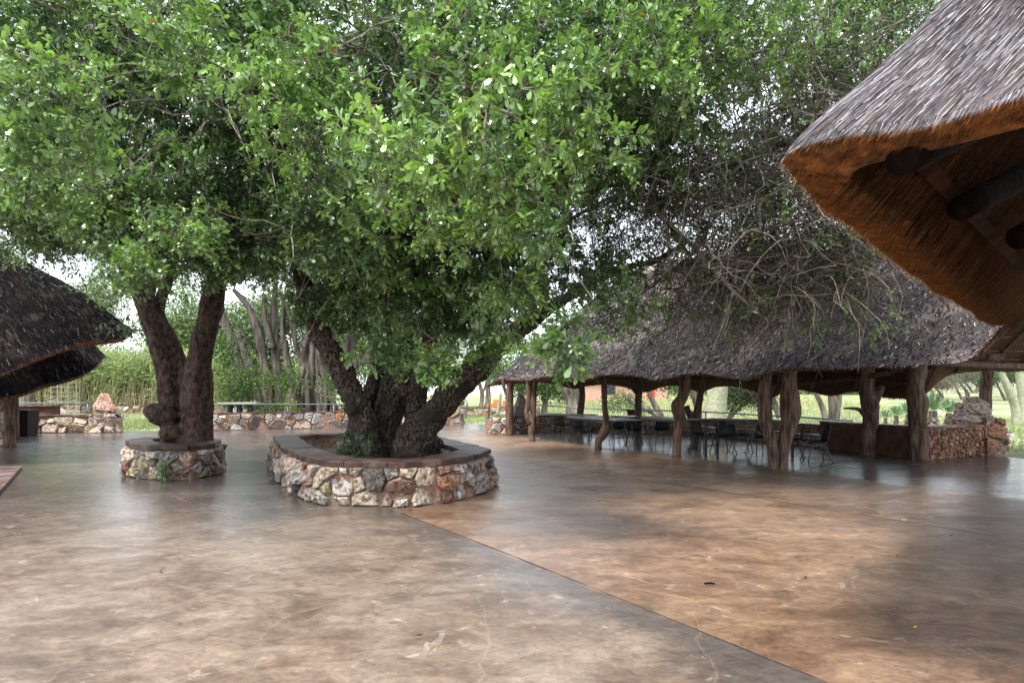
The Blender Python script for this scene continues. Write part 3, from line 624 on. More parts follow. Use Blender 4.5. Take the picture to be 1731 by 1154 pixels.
polelog([at(1752, 455, 5.2), at(1752, 455, 5.2)+d_, at(1752, 455, 5.2)+d_*3], [.085, .09, .09])
def plank(a, b, wdt, th, name='batten', mat=None):
    a, b = np.array(a), np.array(b); d = nrm(b-a); up = nrm(np.array([.55, -.55, .62])) ; s = nrm(np.cross(d, np.cross(up, d))); t = np.cross(d, s)
    V = []
    for p in (a, b):
        for i, j in ((-1, -1), (1, -1), (1, 1), (-1, 1)): V.append(p+s*wdt/2*i+t*th/2*j)
    mb = MB(); mb.add(V, np.array([[0, 1, 2, 3], [7, 6, 5, 4], [0, 4, 5, 1], [1, 5, 6, 2], [2, 6, 7, 3], [3, 7, 4, 0]])); return part(mb, name, mat or m_plank, rb)
plank(at(1545, 262, 2.98), at(1731, 455, 5.67), .08, .045)
plank(at(1600, 190, 3.4), at(1731, 308, 4.75), .08, .045)
mb = MB(); mb.box((6.4, -1.2, 1.6), (.3, 7.5, 3.2)); part(mb, 'wall', m_plaster, rb)  # unseen wall, added to darken the floor and its reflection at right
log_post([(4.6, 2.4, 0), (4.65, 2.4, 1.2), (4.6, 2.45, 3.3)], [.17, .16, .16], parent=rb)

# --- left building
lb = thing('thatched_building', 'dark thatched building at left with two layered drooping roofs and log posts', 'building', (-14, 15, 0))
ev = [(*at(-190, 700, 12.2), 2), (*at(-90, 668, 12.3), 1.95), (*at(0, 633, 12.5), 1.75), (*at(50, 611, 12.7), 1.5), (*at(112, 588, 13.0), 1.05), (*at(145, 578, 13.2), .7), (*at(188, 574, 13.5), .25), (*at(215, 570, 13.8), 0), (*at(223, 562, 14.2), 0), (*at(212, 556, 14.9), 0), (*at(185, 545, 16), .1), (*at(120, 560, 17.5), .5), (*at(-60, 590, 18.5), 1.2)]
lr1 = [(-12.2, 14.9, 4.75), (-13.6, 15.0, 5.55), (-19, 15.4, 8.2)]
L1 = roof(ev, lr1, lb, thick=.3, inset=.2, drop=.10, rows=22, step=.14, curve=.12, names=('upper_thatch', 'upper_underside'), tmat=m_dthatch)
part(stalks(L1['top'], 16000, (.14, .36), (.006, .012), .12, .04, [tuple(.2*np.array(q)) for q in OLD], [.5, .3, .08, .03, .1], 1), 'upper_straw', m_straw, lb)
part(fringe(L1, 3000, (.02, .08), (.005, .01), OLD+[(.30, .14, .06)], OLDW+[.5]), 'upper_fringe', m_straw, lb)
ev = [(*at(-120, 690, 16.2), 1), (*at(-40, 672, 16.4), .95), (*at(0, 669, 16.5), .85), (*at(35, 666, 16.7), .65), (*at(83, 649, 17.0), .35), (*at(135, 635, 17.4), 0), (*at(160, 621, 17.8), 0), (*at(175, 604, 18.4), 0), (*at(170, 598, 19.2), 0), (*at(140, 610, 20.3), .2), (*at(0, 640, 21.5), .8), (*at(-120, 645, 22), 1)]
lr2 = [(-15.4, 18.6, 4.3), (-21, 19, 6.5)]
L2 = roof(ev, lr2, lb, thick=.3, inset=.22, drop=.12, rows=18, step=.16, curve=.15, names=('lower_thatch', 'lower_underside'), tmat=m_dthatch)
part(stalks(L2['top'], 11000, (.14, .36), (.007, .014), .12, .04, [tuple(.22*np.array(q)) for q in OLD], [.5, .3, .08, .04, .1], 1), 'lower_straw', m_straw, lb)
part(fringe(L2, 2500, (.02, .08), (.006, .012), OLD+[(.30, .14, .06)], OLDW+[.5]), 'lower_fringe', m_straw, lb)
log_post([at(17, 756, 17.6), at(17, 710, 17.6), at(16, 655, 17.6)], [.14, .13, .12], parent=lb)
log_post([at(27, 742, 20.6), at(27, 700, 20.6), at(26, 655, 20.6)], [.09, .085, .09], parent=lb)
wp = Path([(-22, 17.6), (-15.85, 17.75), (-19.6, 21.9)])
mb = MB(); wall_core(mb, wp, 0, 2.3, .35, 0, 1); part(mb, 'wall', m_mortar, lb)
mb = MB(); stone_face(mb, wp, 0, 2.3, .26, .04, 0, 1); part(mb, 'wall_stones', m_stone, lb)
mb = MB(); 
stp = np.array([(-10.6, 12.3), (-8.5, 9.5), (-6.2, 6.4), (-30, 6), (-30, 12.6)])
mb.poly([(x, y, .06) for x, y in stp]+[(x, y, 0) for x, y in stp], [[0, 4, 3, 2, 1], [0, 1, 6, 5], [1, 2, 7, 6], [4, 0, 5, 9]]); part(mb, 'doorstep', m_slate, lb)

# ---------------------------------------------------------------- low walls, rails
LITP = None
def low_wall(label, pts, z, size, th=.35, cop=.06, name='stone_wall', side=1, both=False, u1=None, group=None):
    path = Path(pts); t = thing(name, label, 'wall', (*pts[0][:2], 0), group)
    mb = MB(); wall_core(mb, path, 0, z, th, .03, side); part(mb, 'mortar_core', m_mortar, t)
    mb = MB(); stone_face(mb, path, 0, z, size, .05, .03, side)
    if both: stone_face(mb, Path([tuple(q) for q in path.pos(path.cu)-path.nor(path.cu, .02)*side*th]), 0, z, size, .05, 0, -side)
    part(mb, 'stones', m_stone, t)
    if cop:
        mb = MB(); coping(mb, path, z, cop, .04, th+.03, side); part(mb, 'coping', m_slate, t)
    return t
w1 = low_wall('low stone wall with reddish slab top and pointed boulder on its end, left', [(-20.5, 23.6), (-18.0, 24.1)], .66, .36, .4, .10)
def pillar(t, c, w_, d, h, size, name='end_pillar', pal=None, pw=None):
    x, y = c; P = Path([(x-w_/2, y-d/2), (x+w_/2, y-d/2), (x+w_/2, y+d/2), (x-w_/2, y+d/2)], True)
    mb = MB(); wall_core(mb, P, 0, h, .25, .08, 1); mb.box((x, y, h-.02), (w_-.06, d-.06, .04)); 
    o = part(mb, name, m_mortar, t)
    ms = MB(); stone_face(ms, P, 0, h, size, .06, .08, 1, pal=pal, pw=pw); 
    return o, subpart(ms, 'stones', m_stone, o)
pillar(w1, (-17.4, 24.35), .95, .6, .80, .26)
mb = MB(); rock(mb, (-17.45, 24.35, 1.22), (1.15, .7, 1.05), 3, .3, (.44, .25, .17), (.50, .36, .30), rough=.45, peak=.62); part(mb, 'boulder', m_stone, w1)
mb = MB(); mb.box((-20.3, 24.3, .55), (1.5, .6, 1.1), .1); o_ = part(mb, 'brick_stub', m_plaster, w1); mb = MB(); mb.box((-20.25, 24.25, 1.14), (1.6, .7, .07), .1); part(mb, 'stub_coping', m_slate, w1)
def rail(label, pts, posts, r=.028, group='pipe railings'):
    t = thing('pipe_railing', label, 'railing', (pts[0][0], pts[0][1], 0), group)
    mb = MB(); tube(mb, pts, r, 8, n=max(2, len(pts)*3)); part(mb, 'top_rail', m_rail, t, True)
    for p, zb in posts:
        mb = MB(); tube(mb, [(p[0], p[1], zb), (p[0], p[1], p[2]-r)], r*.9, 8); part(mb, 'rail_post', m_rail, t, True)
    return t
rail('grey pipe railing behind the boulder-ended low wall at left', [at(25, 681, 24.6), at(149, 681, 24.6)], [(at(148, 681, 24.6), .6), (at(30, 681, 24.6), .6)])
w2 = low_wall('long low stone wall with slate top behind both planted trees', [(-13.9, 24.9), (-7.8, 27.9), (-3.7, 30.4)], .74, .34, .4, .06, both=False)
pillar(w2, (-3.3, 30.7), 1.1, .8, .85, .4)
mb = MB(); rock(mb, (-3.4, 30.8, 1.45), (1.0, .8, 1.3), 11, .3, (.30, .21, .17), (.36, .30, .27), rough=.5, peak=.5); part(mb, 'boulder', m_stone, w2)
rail('grey pipe railing above the long low stone wall', [at(338, 683, 25.6), at(480, 683, 27.2), at(592, 683, 28.4)], [(at(398, 683, 26.3), 0), (at(486, 683, 27.3), 0), (at(564, 683, 28.1), 0)])
low_wall('far low stone wall along the lawn in front of tall reeds', [(-52, 46.5), (-38, 48.5), (-22, 50), (-10, 52)], .62, .42, .4, .05)
low_wall('far low stone wall beyond the lawn poles', [(-8, 41), (-4.0, 43.5), (2.2, 44.6)], .58, .40, .4, .05)
# seat wall round the back of the pavilion
sw = [(-.5, 22.9), (.2, 23.6), (1.8, 24.6), (3.5, 24.85), (5.4, 23.4), (7.1, 21.8), (8.4, 19.8), (9.0, 18.0), (9.35, 16.9)]
t = thing('seat_wall', 'curved low stone seat wall with slab seat behind the pavilion tables', 'wall', (5, 23, 0))
path = Path(sw); mb = MB(); wall_core(mb, path, 0, .34, .5, 0, 1); part(mb, 'seat_core', m_mortar, t)
mb = MB(); stone_face(mb, path, 0, .34, .26, .04, 0, 1); part(mb, 'seat_stones', m_stone, t)
mb = MB(); coping(mb, path, .34, .05, .04, .5, 1, cols=((2.2, 2.1, 2.1), (3.2, 3.1, 3.1))); part(mb, 'seat_slabs', m_slate, t)
back_p = Path([tuple(q) for q in path.pos(path.cu)-path.nor(path.cu, .02)*.5])
mb = MB(); wall_core(mb, back_p, 0, .62, .35, 0, 1); part(mb, 'back_core', m_mortar, t)
mb = MB(); stone_face(mb, back_p, .39, .62, .17, .05, 0, 1, pal=[(.5, .24, .14), (.52, .42, .36), (.42, .36, .33), (.55, .32, .22), (.3, .2, .15)], pw=[.3, .25, .2, .15, .1]); part(mb, 'back_stones', m_stone, t)
mb = MB(); coping(mb, back_p, .62, .045, .02, .38, 1); part(mb, 'back_coping', m_slate, t)
pillar(t, (-.5, 23.4), .5, .7, .68, .22)
mb = MB(); rock(mb, (.35, 24.6, 1.05), (.95, .6, 1.15), 21, .5, (.30, .28, .27), (.42, .36, .33), rough=.5, peak=.4); part(mb, 'boulder', m_stone, t)
mb = MB(); tube(mb, [at(1067, 704, 23.3), at(1067, 694, 23.3)], [.13, .19], 14); tube(mb, [at(1067, 695, 23.3), at(1067, 692, 23.3)], [.215, .215], 14)
o_ = mb.build('flower_pot', m_plaster, smooth=False); tag(o_, 'brown clay flower pot standing on the pavilion seat wall', 'pot')
RLP = [(905, 684, 26.2), (1000, 690, 26.0), (1100, 693, 24.4), (1192, 696, 22.6), (1260, 700, 21.0), (1340, 704, 19.2), (1441, 711, 17.4)]
rail('long dark pipe railing behind the pavilion seat wall', [at(*q) for q in RLP], [(at(905.5, 684, 26.2), .4), (at(1103, 693, 24.3), .4), (at(1193, 696, 22.6), .4), (at(1302, 702, 20.0), .4), (at(1440, 711, 17.4), .4)])
# plastered wall section at the right
t = thing('plastered_wall', 'brown waist-high wall with rough chiselled face beside the right-hand posts', 'wall', (10.5, 14.3, 0))
pw_ = Path([(9.3, 17.2), (9.75, 15.4), (10.2, 13.95), (12.45, 15.05)]); mb = MB(); wall_core(mb, pw_, 0, .76, .35, 0, 1); part(mb, 'wall_core', m_plaster, t)
mb = MB(); us = pw_.cu[2]
stone_face(mb, pw_, 0, .76, .085, .035, 0, 1, u0=us+.03, u1=pw_.L-.02, pal=[(.30, .16, .10), (.36, .21, .15), (.22, .11, .07), (.40, .27, .21)], pw=[.35, .3, .2, .15], asp=.62, gap=.93); part(mb, 'rough_face', m_stone, t)
mb = MB(); coping(mb, pw_, .76, .05, .03, .40, 1, ln=(1.2, 2.2), rough=.008, cols=((1.2, 1.1, 1.1), (1.9, 1.7, 1.6))); part(mb, 'coping', m_slate, t)
t = thing('rock_pillar', 'pillar of stacked orange stones topped with pale boulders at the right wall end', 'pillar', (12.7, 15.3, 0))
pillar(t, (12.75, 15.35), .45, .6, .98, .24, 'pillar', pal=[(.36, .17, .10), (.36, .23, .17), (.32, .26, .22), (.24, .14, .10)], pw=[.3, .3, .2, .2])
mb = MB()
for k, (px, py, Y_, s) in enumerate([(1652, 694, 15.5, (.75, .6, .5)), (1628, 702, 15.7, (.6, .5, .5)), (1650, 681, 15.6, (.62, .5, .4)), (1643, 712, 15.4, (.9, .7, .35)), (1662, 707, 15.3, (.5, .5, .24)), (1621, 688, 15.8, (.22, .25, .3)), (1612, 711, 15.6, (.4, .4, .4))]):
    rock(mb, at(px, py, Y_), s, 40+k, k, (.38, .34, .31), (.44, .33, .24), rough=.4)
part(mb, 'boulders', m_stone, t)
low_wall('short low stone wall with pale stones on the grass at far right', [(14.6, 18.2), (17.0, 19.4)], .30, .26, .35, .04)

# concrete picnic table, bin, poles, brick barbecue
t = thing('concrete_table', 'pale concrete slab table on dark legs behind the pipe railing', 'table', (at(405, 697, 30)[0], 30, 0))
X0 = at(405, 697, 30)[0]
mb = MB(); mb.box((X0, 30, 1.14), (1.9, .9, .12), .1, jit=.01); part(mb, 'slab_top', m_conc, t)
for dx in (-.55, 0, .62):
    mb = MB(); tube(mb, [(X0+dx, 30, 0), (X0+dx*.9, 30, 1.08)], [.14, .16], 8); part(mb, 'leg', m_metal, t)
t = thing('waste_bin', 'tall black plastic waste bin beside the left building post', 'bin', (at(45, 738, 22)[0], 22, 0))
bx_ = at(45, 738, 22)[0]
mb = MB(); q = [(-.27, -.27), (.27, -.27), (.27, .27), (-.27, .27)]
V = [(bx_+x*.85, 22+y*.85, 0) for x, y in q]+[(bx_+x, 22+y, .92) for x, y in q]; mb.poly(V, [[3, 2, 1, 0], [0, 1, 5, 4], [1, 2, 6, 5], [2, 3, 7, 6], [3, 0, 4, 7], [4, 5, 6, 7]]); part(mb, 'body', m_black, t)
mb = MB(); mb.box((bx_, 22, .955), (.6, .6, .05)); mb.box((bx_, 22, 1.0), (.5, .5, .05)); part(mb, 'lid', m_black, t)
for k, (a, b, r, lab) in enumerate([((775, 702, 43), (779, 660, 43), .13, 'pale thick pole leaning on the lawn, nearest the car'), ((787, 706, 39), (790, 680, 39), .06, 'short thin stake on the lawn right of the thick pole'), ((825, 708, 37.5), (829, 668, 37.5), .07, 'thin tall dark stake on the lawn left of the brick barbecue'), ((841, 702, 43), (847, 662, 43), .14, 'pale thick pole leaning beside the pavilion corner')]):
    mb = MB(); P0 = at(*a); P0[2] = -.04; tube(mb, [P0, at(*b)], [r, r*.8], 8, n=8, gnarl=.3, freq=2); o_ = mb.build('wooden_pole', m_fever if r > .1 else m_bgbark, smooth=True); tag(o_, lab, 'pole', 'poles standing on the lawn')
t = thing('brick_barbecue', 'orange brick barbecue on the far lawn behind the pavilion corner', 'barbecue', (at(840, 690, 52)[0], 52, .3))
m_brick = M('orange_brick', (.42, .14, .06), (.55, .22, .10), 6, .9, .3)
bx_, zb = at(842, 690, 52)[0], float(ground_z(-1, 52))
mb = MB(); mb.box((bx_-.35, 52, zb+.4), (1.3, .8, .8)); part(mb, 'fire_box', m_brick, t); mb = MB(); mb.box((bx_+.7, 52, zb+.5), (.6, .8, 1.0)); mb.box((bx_-.2, 52.2, zb+.95), (.5, .3, .35)); part(mb, 'chimney', m_brick, t)

# ---------------------------------------------------------------- furniture
def leg_rod(P, r, t, name='leg', mat=None): mb = MB(); tube(mb, P, r, 7, n=max(2, len(P)*3)); return part(mb, name, mat or m_metal, t, True)
def make_chair():
    t = thing('stacking_chair', 'x', 'chair', (0, 0, 0), 'black plastic chairs in the pavilion')
    # moulded shell: seat curving up into the back; front is +y
    prof = [(.24, .455), (.20, .475), (.10, .462), (-.05, .452), (-.16, .46), (-.215, .50), (-.235, .58), (-.25, .70), (-.275, .82), (-.285, .865)]
    pr = catmull([(y, z, 0) for y, z in prof], 22); V = []; W = 9
    for i, (y, z, _) in enumerate(pr):
        s = i/21; hw = .235 if s < .5 else .235-.05*((s-.5)/.5)**2
        for k in range(W):
            a = (k/(W-1)-.5)*2; cup = .035*abs(a)**2.5
            if s < .5: V.append((a*hw, y, z+cup))
            else: V.append((a*hw, y+cup*1.3, z))
    V = np.array(V); n0 = len(V); V2 = V.copy(); V2[:, 2] -= .012; V2[n0//2:, 1] -= .012; a = np.arange(n0).reshape(22, W)
    fs = np.stack([a[:-1, :-1], a[:-1, 1:], a[1:, 1:], a[1:, :-1]], -1).reshape(-1, 4)
    bl = np.concatenate([a[:, 0], a[-1, 1:], a[::-1, -1][1:], a[0, ::-1][1:-1]]); bn = np.roll(bl, -1)
    mb = MB(); mb.add(np.vstack([V, V2]), [fs[:, ::-1], fs+n0, np.stack([bl, bn, bn+n0, bl+n0], 1)]); part(mb, 'seat_shell', m_black, t, True)
    for sx in (-1, 1):
        leg_rod([(sx*.15, .14, .44), (sx*.25, .25, 0)], .013, t); leg_rod([(sx*.15, -.13, .44), (sx*.25, -.27, 0)], .013, t)
    mb = MB()
    for sx in (-1, 1): tube(mb, [(sx*.15, .15, .445), (sx*.15, -.14, .445)], .012, 6)
    tube(mb, [(-.15, .14, .44), (.15, .14, .44)], .012, 6); tube(mb, [(-.15, -.13, .44), (.15, -.13, .44)], .012, 6); part(mb, 'frame', m_metal, t, True)
    return t
chair0 = make_chair()
CH = [((1187, 762), -70, 'black shell chair at the left end of the dark-topped table'), ((1222, 766), 5, 'black shell chair seen from behind, first along the dark-topped table'),
      ((1253, 763), -100, 'black shell chair turned sideways between two others at the dark-topped table'), ((1284, 768), 8, 'black shell chair seen from behind, just left of the forked post'),
      ((1338, 775), 60, 'black shell chair half hidden behind the right side of the forked post'), ((1379, 780), 82, 'black shell chair standing alone right of the forked post, facing left'),
      ((978, 745), -25, 'black shell chair at the near left of the pale tables'), ((950, 739), -40, 'farthest left black shell chair, at the end of the pale tables'),
      ((1045, 748), 160, 'black shell chair under the pale tables just right of the bent post'), ((1072, 751), -15, 'black shell chair between the bent post and the straight post, middle one'),
      ((1115, 751), 10, 'black shell chair at the pale table nearest the straight post')]
for i, (g, rz, lab) in enumerate(CH):
    c = chair0 if i == 0 else copy_tree(chair0)
    p = G(*g); c.location = (p[0], p[1], 0); c.rotation_euler = (0, 0, R_(rz)); c['label'] = lab; c.scale = (1.05, 1.05, 1.02)
def table(label, c, L_, W_, rz, z, top, folding=True, th=.04):
    t = thing('folding_table' if folding else 'dining_table', label, 'table', (0, 0, 0), 'tables in the pavilion')
    mb = MB(); mb.box((0, 0, z-th/2), (W_, L_, th)); o = part(mb, 'table_top', top, t)
    bv = o.modifiers.new('bevel', 'BEVEL'); bv.width = .012; bv.segments = 2
    mb = MB(); mb.box((W_/2-.06, 0, z-th-.03), (.03, L_*.9, .06)); mb.box((-W_/2+.06, 0, z-th-.03), (.03, L_*.9, .06)); part(mb, 'apron', m_metal, t)
    for sy in (-1, 1):
        for sx in (-1, 1):
            if folding: leg_rod([(sx*(W_/2-.1), sy*(L_/2-.35), z-th-.02), (sx*(W_/2-.1), sy*(L_/2-.25), .3), (sx*(W_/2-.07), sy*(L_/2-.22), 0)], .016, t)
            else:
                mb = MB(); mb.box((sx*(W_/2-.1), sy*(L_/2-.15), (z-th)/2-.01), (.06, .06, z-th-.02)); part(mb, 'leg', m_metal, t)
        mb = MB()
        if folding: tube(mb, [(0, sy*(L_/2-.9), z-th-.04), (0, sy*(L_/2-.27), .38)], .012, 6); tube(mb, [(-W_/2+.09, sy*(L_/2-.26), .36), (W_/2-.09, sy*(L_/2-.26), .36)], .012, 6)
        else: tube(mb, [(-W_/2+.1, sy*(L_/2-.15), .18), (W_/2-.1, sy*(L_/2-.15), .18)], .016, 6)
        part(mb, 'brace', m_metal, t, True)
    t.location = (c[0], c[1], 0); t.rotation_euler = (0, 0, rz); return t
TZ = .90; A_ = math.atan2(.38, .92)
table('pale grey folding table nearest the courtyard, behind the bent post', (2.75, 17.6), 3.0, .85, A_, TZ, m_tabletop)
table('pale grey folding table farthest left, at the end of the row', (2.0, 20.9), 2.2, .85, A_+.9, TZ, m_tabletop)
table('pale grey folding table behind the others, beside the seat wall', (4.55, 18.3), 3.2, .85, A_+.05, TZ-.02, m_tabletop)
table('dark brown table with pairs of steel legs left of the forked post', (6.35, 15.3), 2.3, 1.0, math.atan2(.75, .66), .93, m_darktop, False, .05)

# ---------------------------------------------------------------- growing branches
def grow(limbs, targets, seg=.30, wig=.10, term_r=.0035, droop=0.0, expo=2.4, up=.0):
    """limbs: list of (n,3) polylines with given radii.  Returns node positions, parent, radius, order info."""
    P = []; par = []; fixed = []
    for pts, rad in limbs:
        n = max(3, int(np.linalg.norm(np.diff(np.array(pts), axis=0), axis=1).sum()/.25)); q = catmull(np.hstack([np.array(pts), np.array(rad)[:, None]]), n)
        b = len(P)
        for i in range(n): P.append(q[i, :3]); par.append(b+i-1 if i else -1); fixed.append(q[i, 3])
    nfix = len(P); cap = nfix+len(targets)*24; A = np.zeros((cap, 3)); A[:nfix] = P; par = par+[0]*0; n = nfix
    pr = np.full(cap, -1); pr[:nfix] = par; leafn = []
    d0 = np.array([np.min(np.sum((A[:nfix]-t)**2, 1)) for t in targets]); order = np.argsort(d0+rng.uniform(0, 1.0, len(targets)))
    for ti in order:
        t = targets[ti]; d = np.sum((A[:n]-t)**2, 1); k = int(np.argmin(d)); L = math.sqrt(d[k])
        m = min(22, max(2, int(L/seg))); s = A[k]; prev = k
        off = rng.normal(0, wig, 3)*L; off2 = rng.normal(0, wig*.6, 3)*L
        for i in range(1, m+1):
            f = i/m; q = s*(1-f)+t*f+off*math.sin(math.pi*f)+off2*math.sin(2*math.pi*f)+rng.normal(0, .018, 3)*(i < m)+np.array([0, 0, up*L*math.sin(math.pi*f)])
            if n >= cap: break
            A[n] = q; pr[n] = prev; prev = n; n += 1
        leafn.append(prev)
    A = A[:n]; pr = pr[:n]; acc = np.zeros(n); has = np.zeros(n, bool); has[pr[pr >= 0]] = True
    for i in range(n-1, -1, -1):
        if acc[i] == 0: acc[i] = term_r**expo
        if pr[i] >= 0 and i >= nfix: acc[pr[i]] += acc[i]
    r = np.minimum(acc**(1/expo), .12)
    return A, pr, r, nfix, np.array(leafn)
def branch_mesh(mb, A, pr, r, nfix, sides=5, colf=None):
    i = np.arange(nfix, len(A)); p = pr[i]; r0 = np.where(p < nfix, r[i]*1.15, r[p]); r1 = r[i]
    big = r0 > .012
    for msk, s in ((big, 7), (~big, 4)):
        if msk.any():
            c = rng.uniform(.55, 1.1, (msk.sum(), 1))*np.where(r0[msk, None] > .02, .38, .8)*np.array([[1, .97, .93]])
            ext = nrm(A[i[msk]]-A[p[msk]])*(r1[msk, None]*.4); segs(mb, A[p[msk]], A[i[msk]]+ext, r0[msk], r1[msk], s, c)
DARK = np.array([(.028, .068, .030), (.058, .125, .048), (.105, .21, .080), (.17, .31, .13)])
def sprays(mbl, mbt, tips, dirs, n_sub, ln, per, leaf, young, lift=0.0, wr=.42, tintv=1.0, tw=.0022, droop=.25, cone=.9):
    """short leafy shoots round each tip"""
    tsz = np.repeat(rng.uniform(.7, 1.3, len(tips)), n_sub); T = np.repeat(tips, n_sub, 0); D = nrm(np.repeat(dirs, n_sub, 0)*.7+rdir(len(T))*cone+np.array([0, 0, lift])); l = rng.uniform(*ln, len(T))
    y = np.repeat(young, n_sub)
    D2 = nrm(D+rdir(len(T))*.35-np.array([0, 0, droop])); mid = T+D*l[:, None]*.5; end = mid+D2*l[:, None]*.5
    tc_ = rng.uniform(.35, .9, (len(T), 1))*np.array([[1, .95, .85]])
    segs(mbt, T, mid, np.full(len(T), tw*1.3), np.full(len(T), tw), 3, tc_); segs(mbt, mid, end, np.full(len(T), tw), np.full(len(T), tw*.6), 3, tc_)
    k = per; s = np.tile(np.linspace(.40, 1.0, k), len(T)); Ti, Mi, Ei = (np.repeat(q, k, 0) for q in (T, mid, end)); s_ = s[:, None]
    B = np.where(s_ < .5, Ti+(Mi-Ti)*s_*2, Mi+(Ei-Mi)*(s_-.5)*2); Ax = np.repeat(D2, k, 0); nL = len(B)
    side = nrm(np.cross(Ax, rdir(nL))); out = nrm(Ax*rng.uniform(.2, .9, (nL, 1))+side*rng.uniform(.6, 1.1, (nL, 1))+np.array([0, 0, .12]))
    N_ = nrm(np.array([0, 0, 1.0])+rdir(nL)*.75); lf = np.repeat(tsz, k)*rng.uniform(.6, 1.25, nL)*leaf*(1.05-.25*s)
    yy = np.repeat(y, k)*rng.uniform(.5, 1.2, nL)*(.6+.6*s); base = DARK[rng.integers(0, 4, nL)]*rng.uniform(.7, 1.15, (nL, 1))*np.array([[1.06, .96, 1.02]])
    yc = np.array([.33, .53, .12])*rng.uniform(.7, 1.15, (nL, 1)); f = np.clip(yy, 0, 1)[:, None]; col = base*(1-f)+yc*f
    sick = rng.random(nL) < .002; col[sick] = (.35, .13, .03)
    leaves(mbl, B, out, N_, lf, lf*wr*rng.uniform(.8, 1.2, nL), col*tintv, bend=.22)
def ell(lst):
    out = []; idx = []
    for k, (px, py, Y_, rx, ry, rz, n) in enumerate(lst):
        c = at(px, py, Y_); d = rdir(n)*(rng.random((n, 1))**.45); out.append(c+d*[rx, ry, rz]); idx += [k]*n
    return np.vstack(out), np.array(idx)
def trunk_obj(limbs, parent, mat, vox=.04, disp=.05, dsize=.10, extra=None, name='trunk', k=.8):
    mb = MB(); limbs = [(p_, [q_*k*(1.25 if i_ == 0 and len(p_) > 8 else 1) for i_, q_ in enumerate(r_)]) for p_, r_ in limbs]
    for pts, rad in limbs: tube(mb, pts, rad, 18, n=len(pts)*6, gnarl=.28, freq=1.6, flute=.05, seed=rng.uniform(0, 9))
    if extra: extra(mb)
    o = part(mb, name, mat, parent, True)
    rm = o.modifiers.new('remesh', 'REMESH'); rm.mode = 'VOXEL'; rm.voxel_size = vox; rm.use_smooth_shade = True
    for s_, st in ((dsize*3, disp), (dsize, disp*.55)):
        tx = bpy.data.textures.new('bark_relief', 'CLOUDS'); tx.noise_scale = s_; tx.noise_depth = 3
        d = o.modifiers.new('displace', 'DISPLACE'); d.texture = tx; d.strength = st; d.mid_level = .5; d.texture_coords = 'LOCAL'
    return o
def LP(*q): return [at(a, b, c) for a, b, c, _ in q], [d for *_, d in q]

# --- main tree
mt_ = thing('broadleaf_tree', 'huge many-stemmed tree with spreading dense crown in the large planter', 'tree', (-2.6, 11.6, .3))
ML = [LP((628, 792, 11.3, .42), (618, 735, 11.3, .36), (604, 685, 11.3, .31), (577, 625, 11.25, .29), (543, 562, 11.2, .27), (517, 500, 11.3, .22), (500, 430, 11.5, .18), (462, 330, 11.8, .12), (430, 230, 12, .07)),
      LP((575, 792, 12.3, .20), (597, 735, 12.2, .22), (622, 680, 12.1, .24), (640, 620, 12.3, .24), (628, 540, 12.5, .2), (600, 450, 12.8, .15), (585, 330, 13, .1)),
      LP((655, 790, 11.8, .45), (650, 720, 11.9, .42), (668, 660, 11.9, .40), (680, 600, 12, .33), (672, 520, 12.1, .26), (700, 420, 12.4, .2), (725, 300, 12.7, .14), (740, 150, 13, .09)),
      LP((700, 796, 11.2, .52), (708, 735, 11.2, .46), (738, 692, 11.1, .37), (777, 650, 11, .33), (817, 613, 10.9, .30), (852, 578, 10.8, .25), (900, 540, 10.7, .19), (960, 502, 10.8, .13), (1040, 458, 11, .09), (1120, 435, 11.2, .06), (1200, 380, 11.2, .04)),
      LP((690, 770, 11.7, .3), (705, 670, 11.6, .24), (722, 590, 11.4, .22), (748, 490, 11.1, .18), (770, 370, 10.6, .14), (800, 230, 10, .1), (840, 110, 9.2, .07)),
      LP((748, 490, 11.1, .16), (770, 400, 9.6, .12), (780, 300, 7.8, .09), (800, 220, 6.2, .06), (830, 180, 5.2, .035)),
      LP((700, 420, 12.4, .15), (820, 360, 11.4, .14), (950, 325, 10.6, .13), (1090, 300, 10, .11), (1240, 275, 9.6, .09), (1380, 215, 9.2, .06), (1470, 130, 9, .04)),
      LP((1090, 300, 10, .08), (1150, 200, 9.6, .07), (1230, 120, 9.3, .05), (1330, 60, 9, .03)),
      LP((950, 325, 10.6, .09), (1000, 220, 10.2, .08), (1020, 100, 10, .06), (1080, -20, 9.8, .04)),
      LP((1240, 275, 9.6, .06), (1310, 340, 9.3, .045), (1370, 420, 9.2, .03), (1400, 480, 9.2, .02)),
      LP((500, 430, 11.5, .12), (560, 330, 10.8, .1), (600, 200, 10, .08), (620, 60, 9.5, .05)),
      LP((1095, 300, 10, .06), (1130, 380, 9.9, .045), (1190, 460, 9.7, .035), (1245, 490, 9.6, .022)),
      LP((585, 330, 13, .1), (640, 180, 12.6, .08), (700, 20, 12.2, .05)), LP((900, 540, 10.7, .1), (900, 450, 9.8, .08), (920, 360, 8.8, .05))]
def knots(mb):
    for px, py, Y_, r in ((593, 690, 11.0, .13), (684, 660, 11.45, .12), (722, 740, 10.9, .15), (738, 748, 11.1, .12), (612, 760, 11.0, .18), (680, 780, 10.8, .2)):
        c = at(px, py, Y_); tube(mb, [c-[0, -.12, .02], c, c+[0, -.06, .0]], [r, r, r*.6], 10, n=6)
trunk_obj([l for l in ML], mt_, m_bark, .03, .11, .06, knots, k=.78)
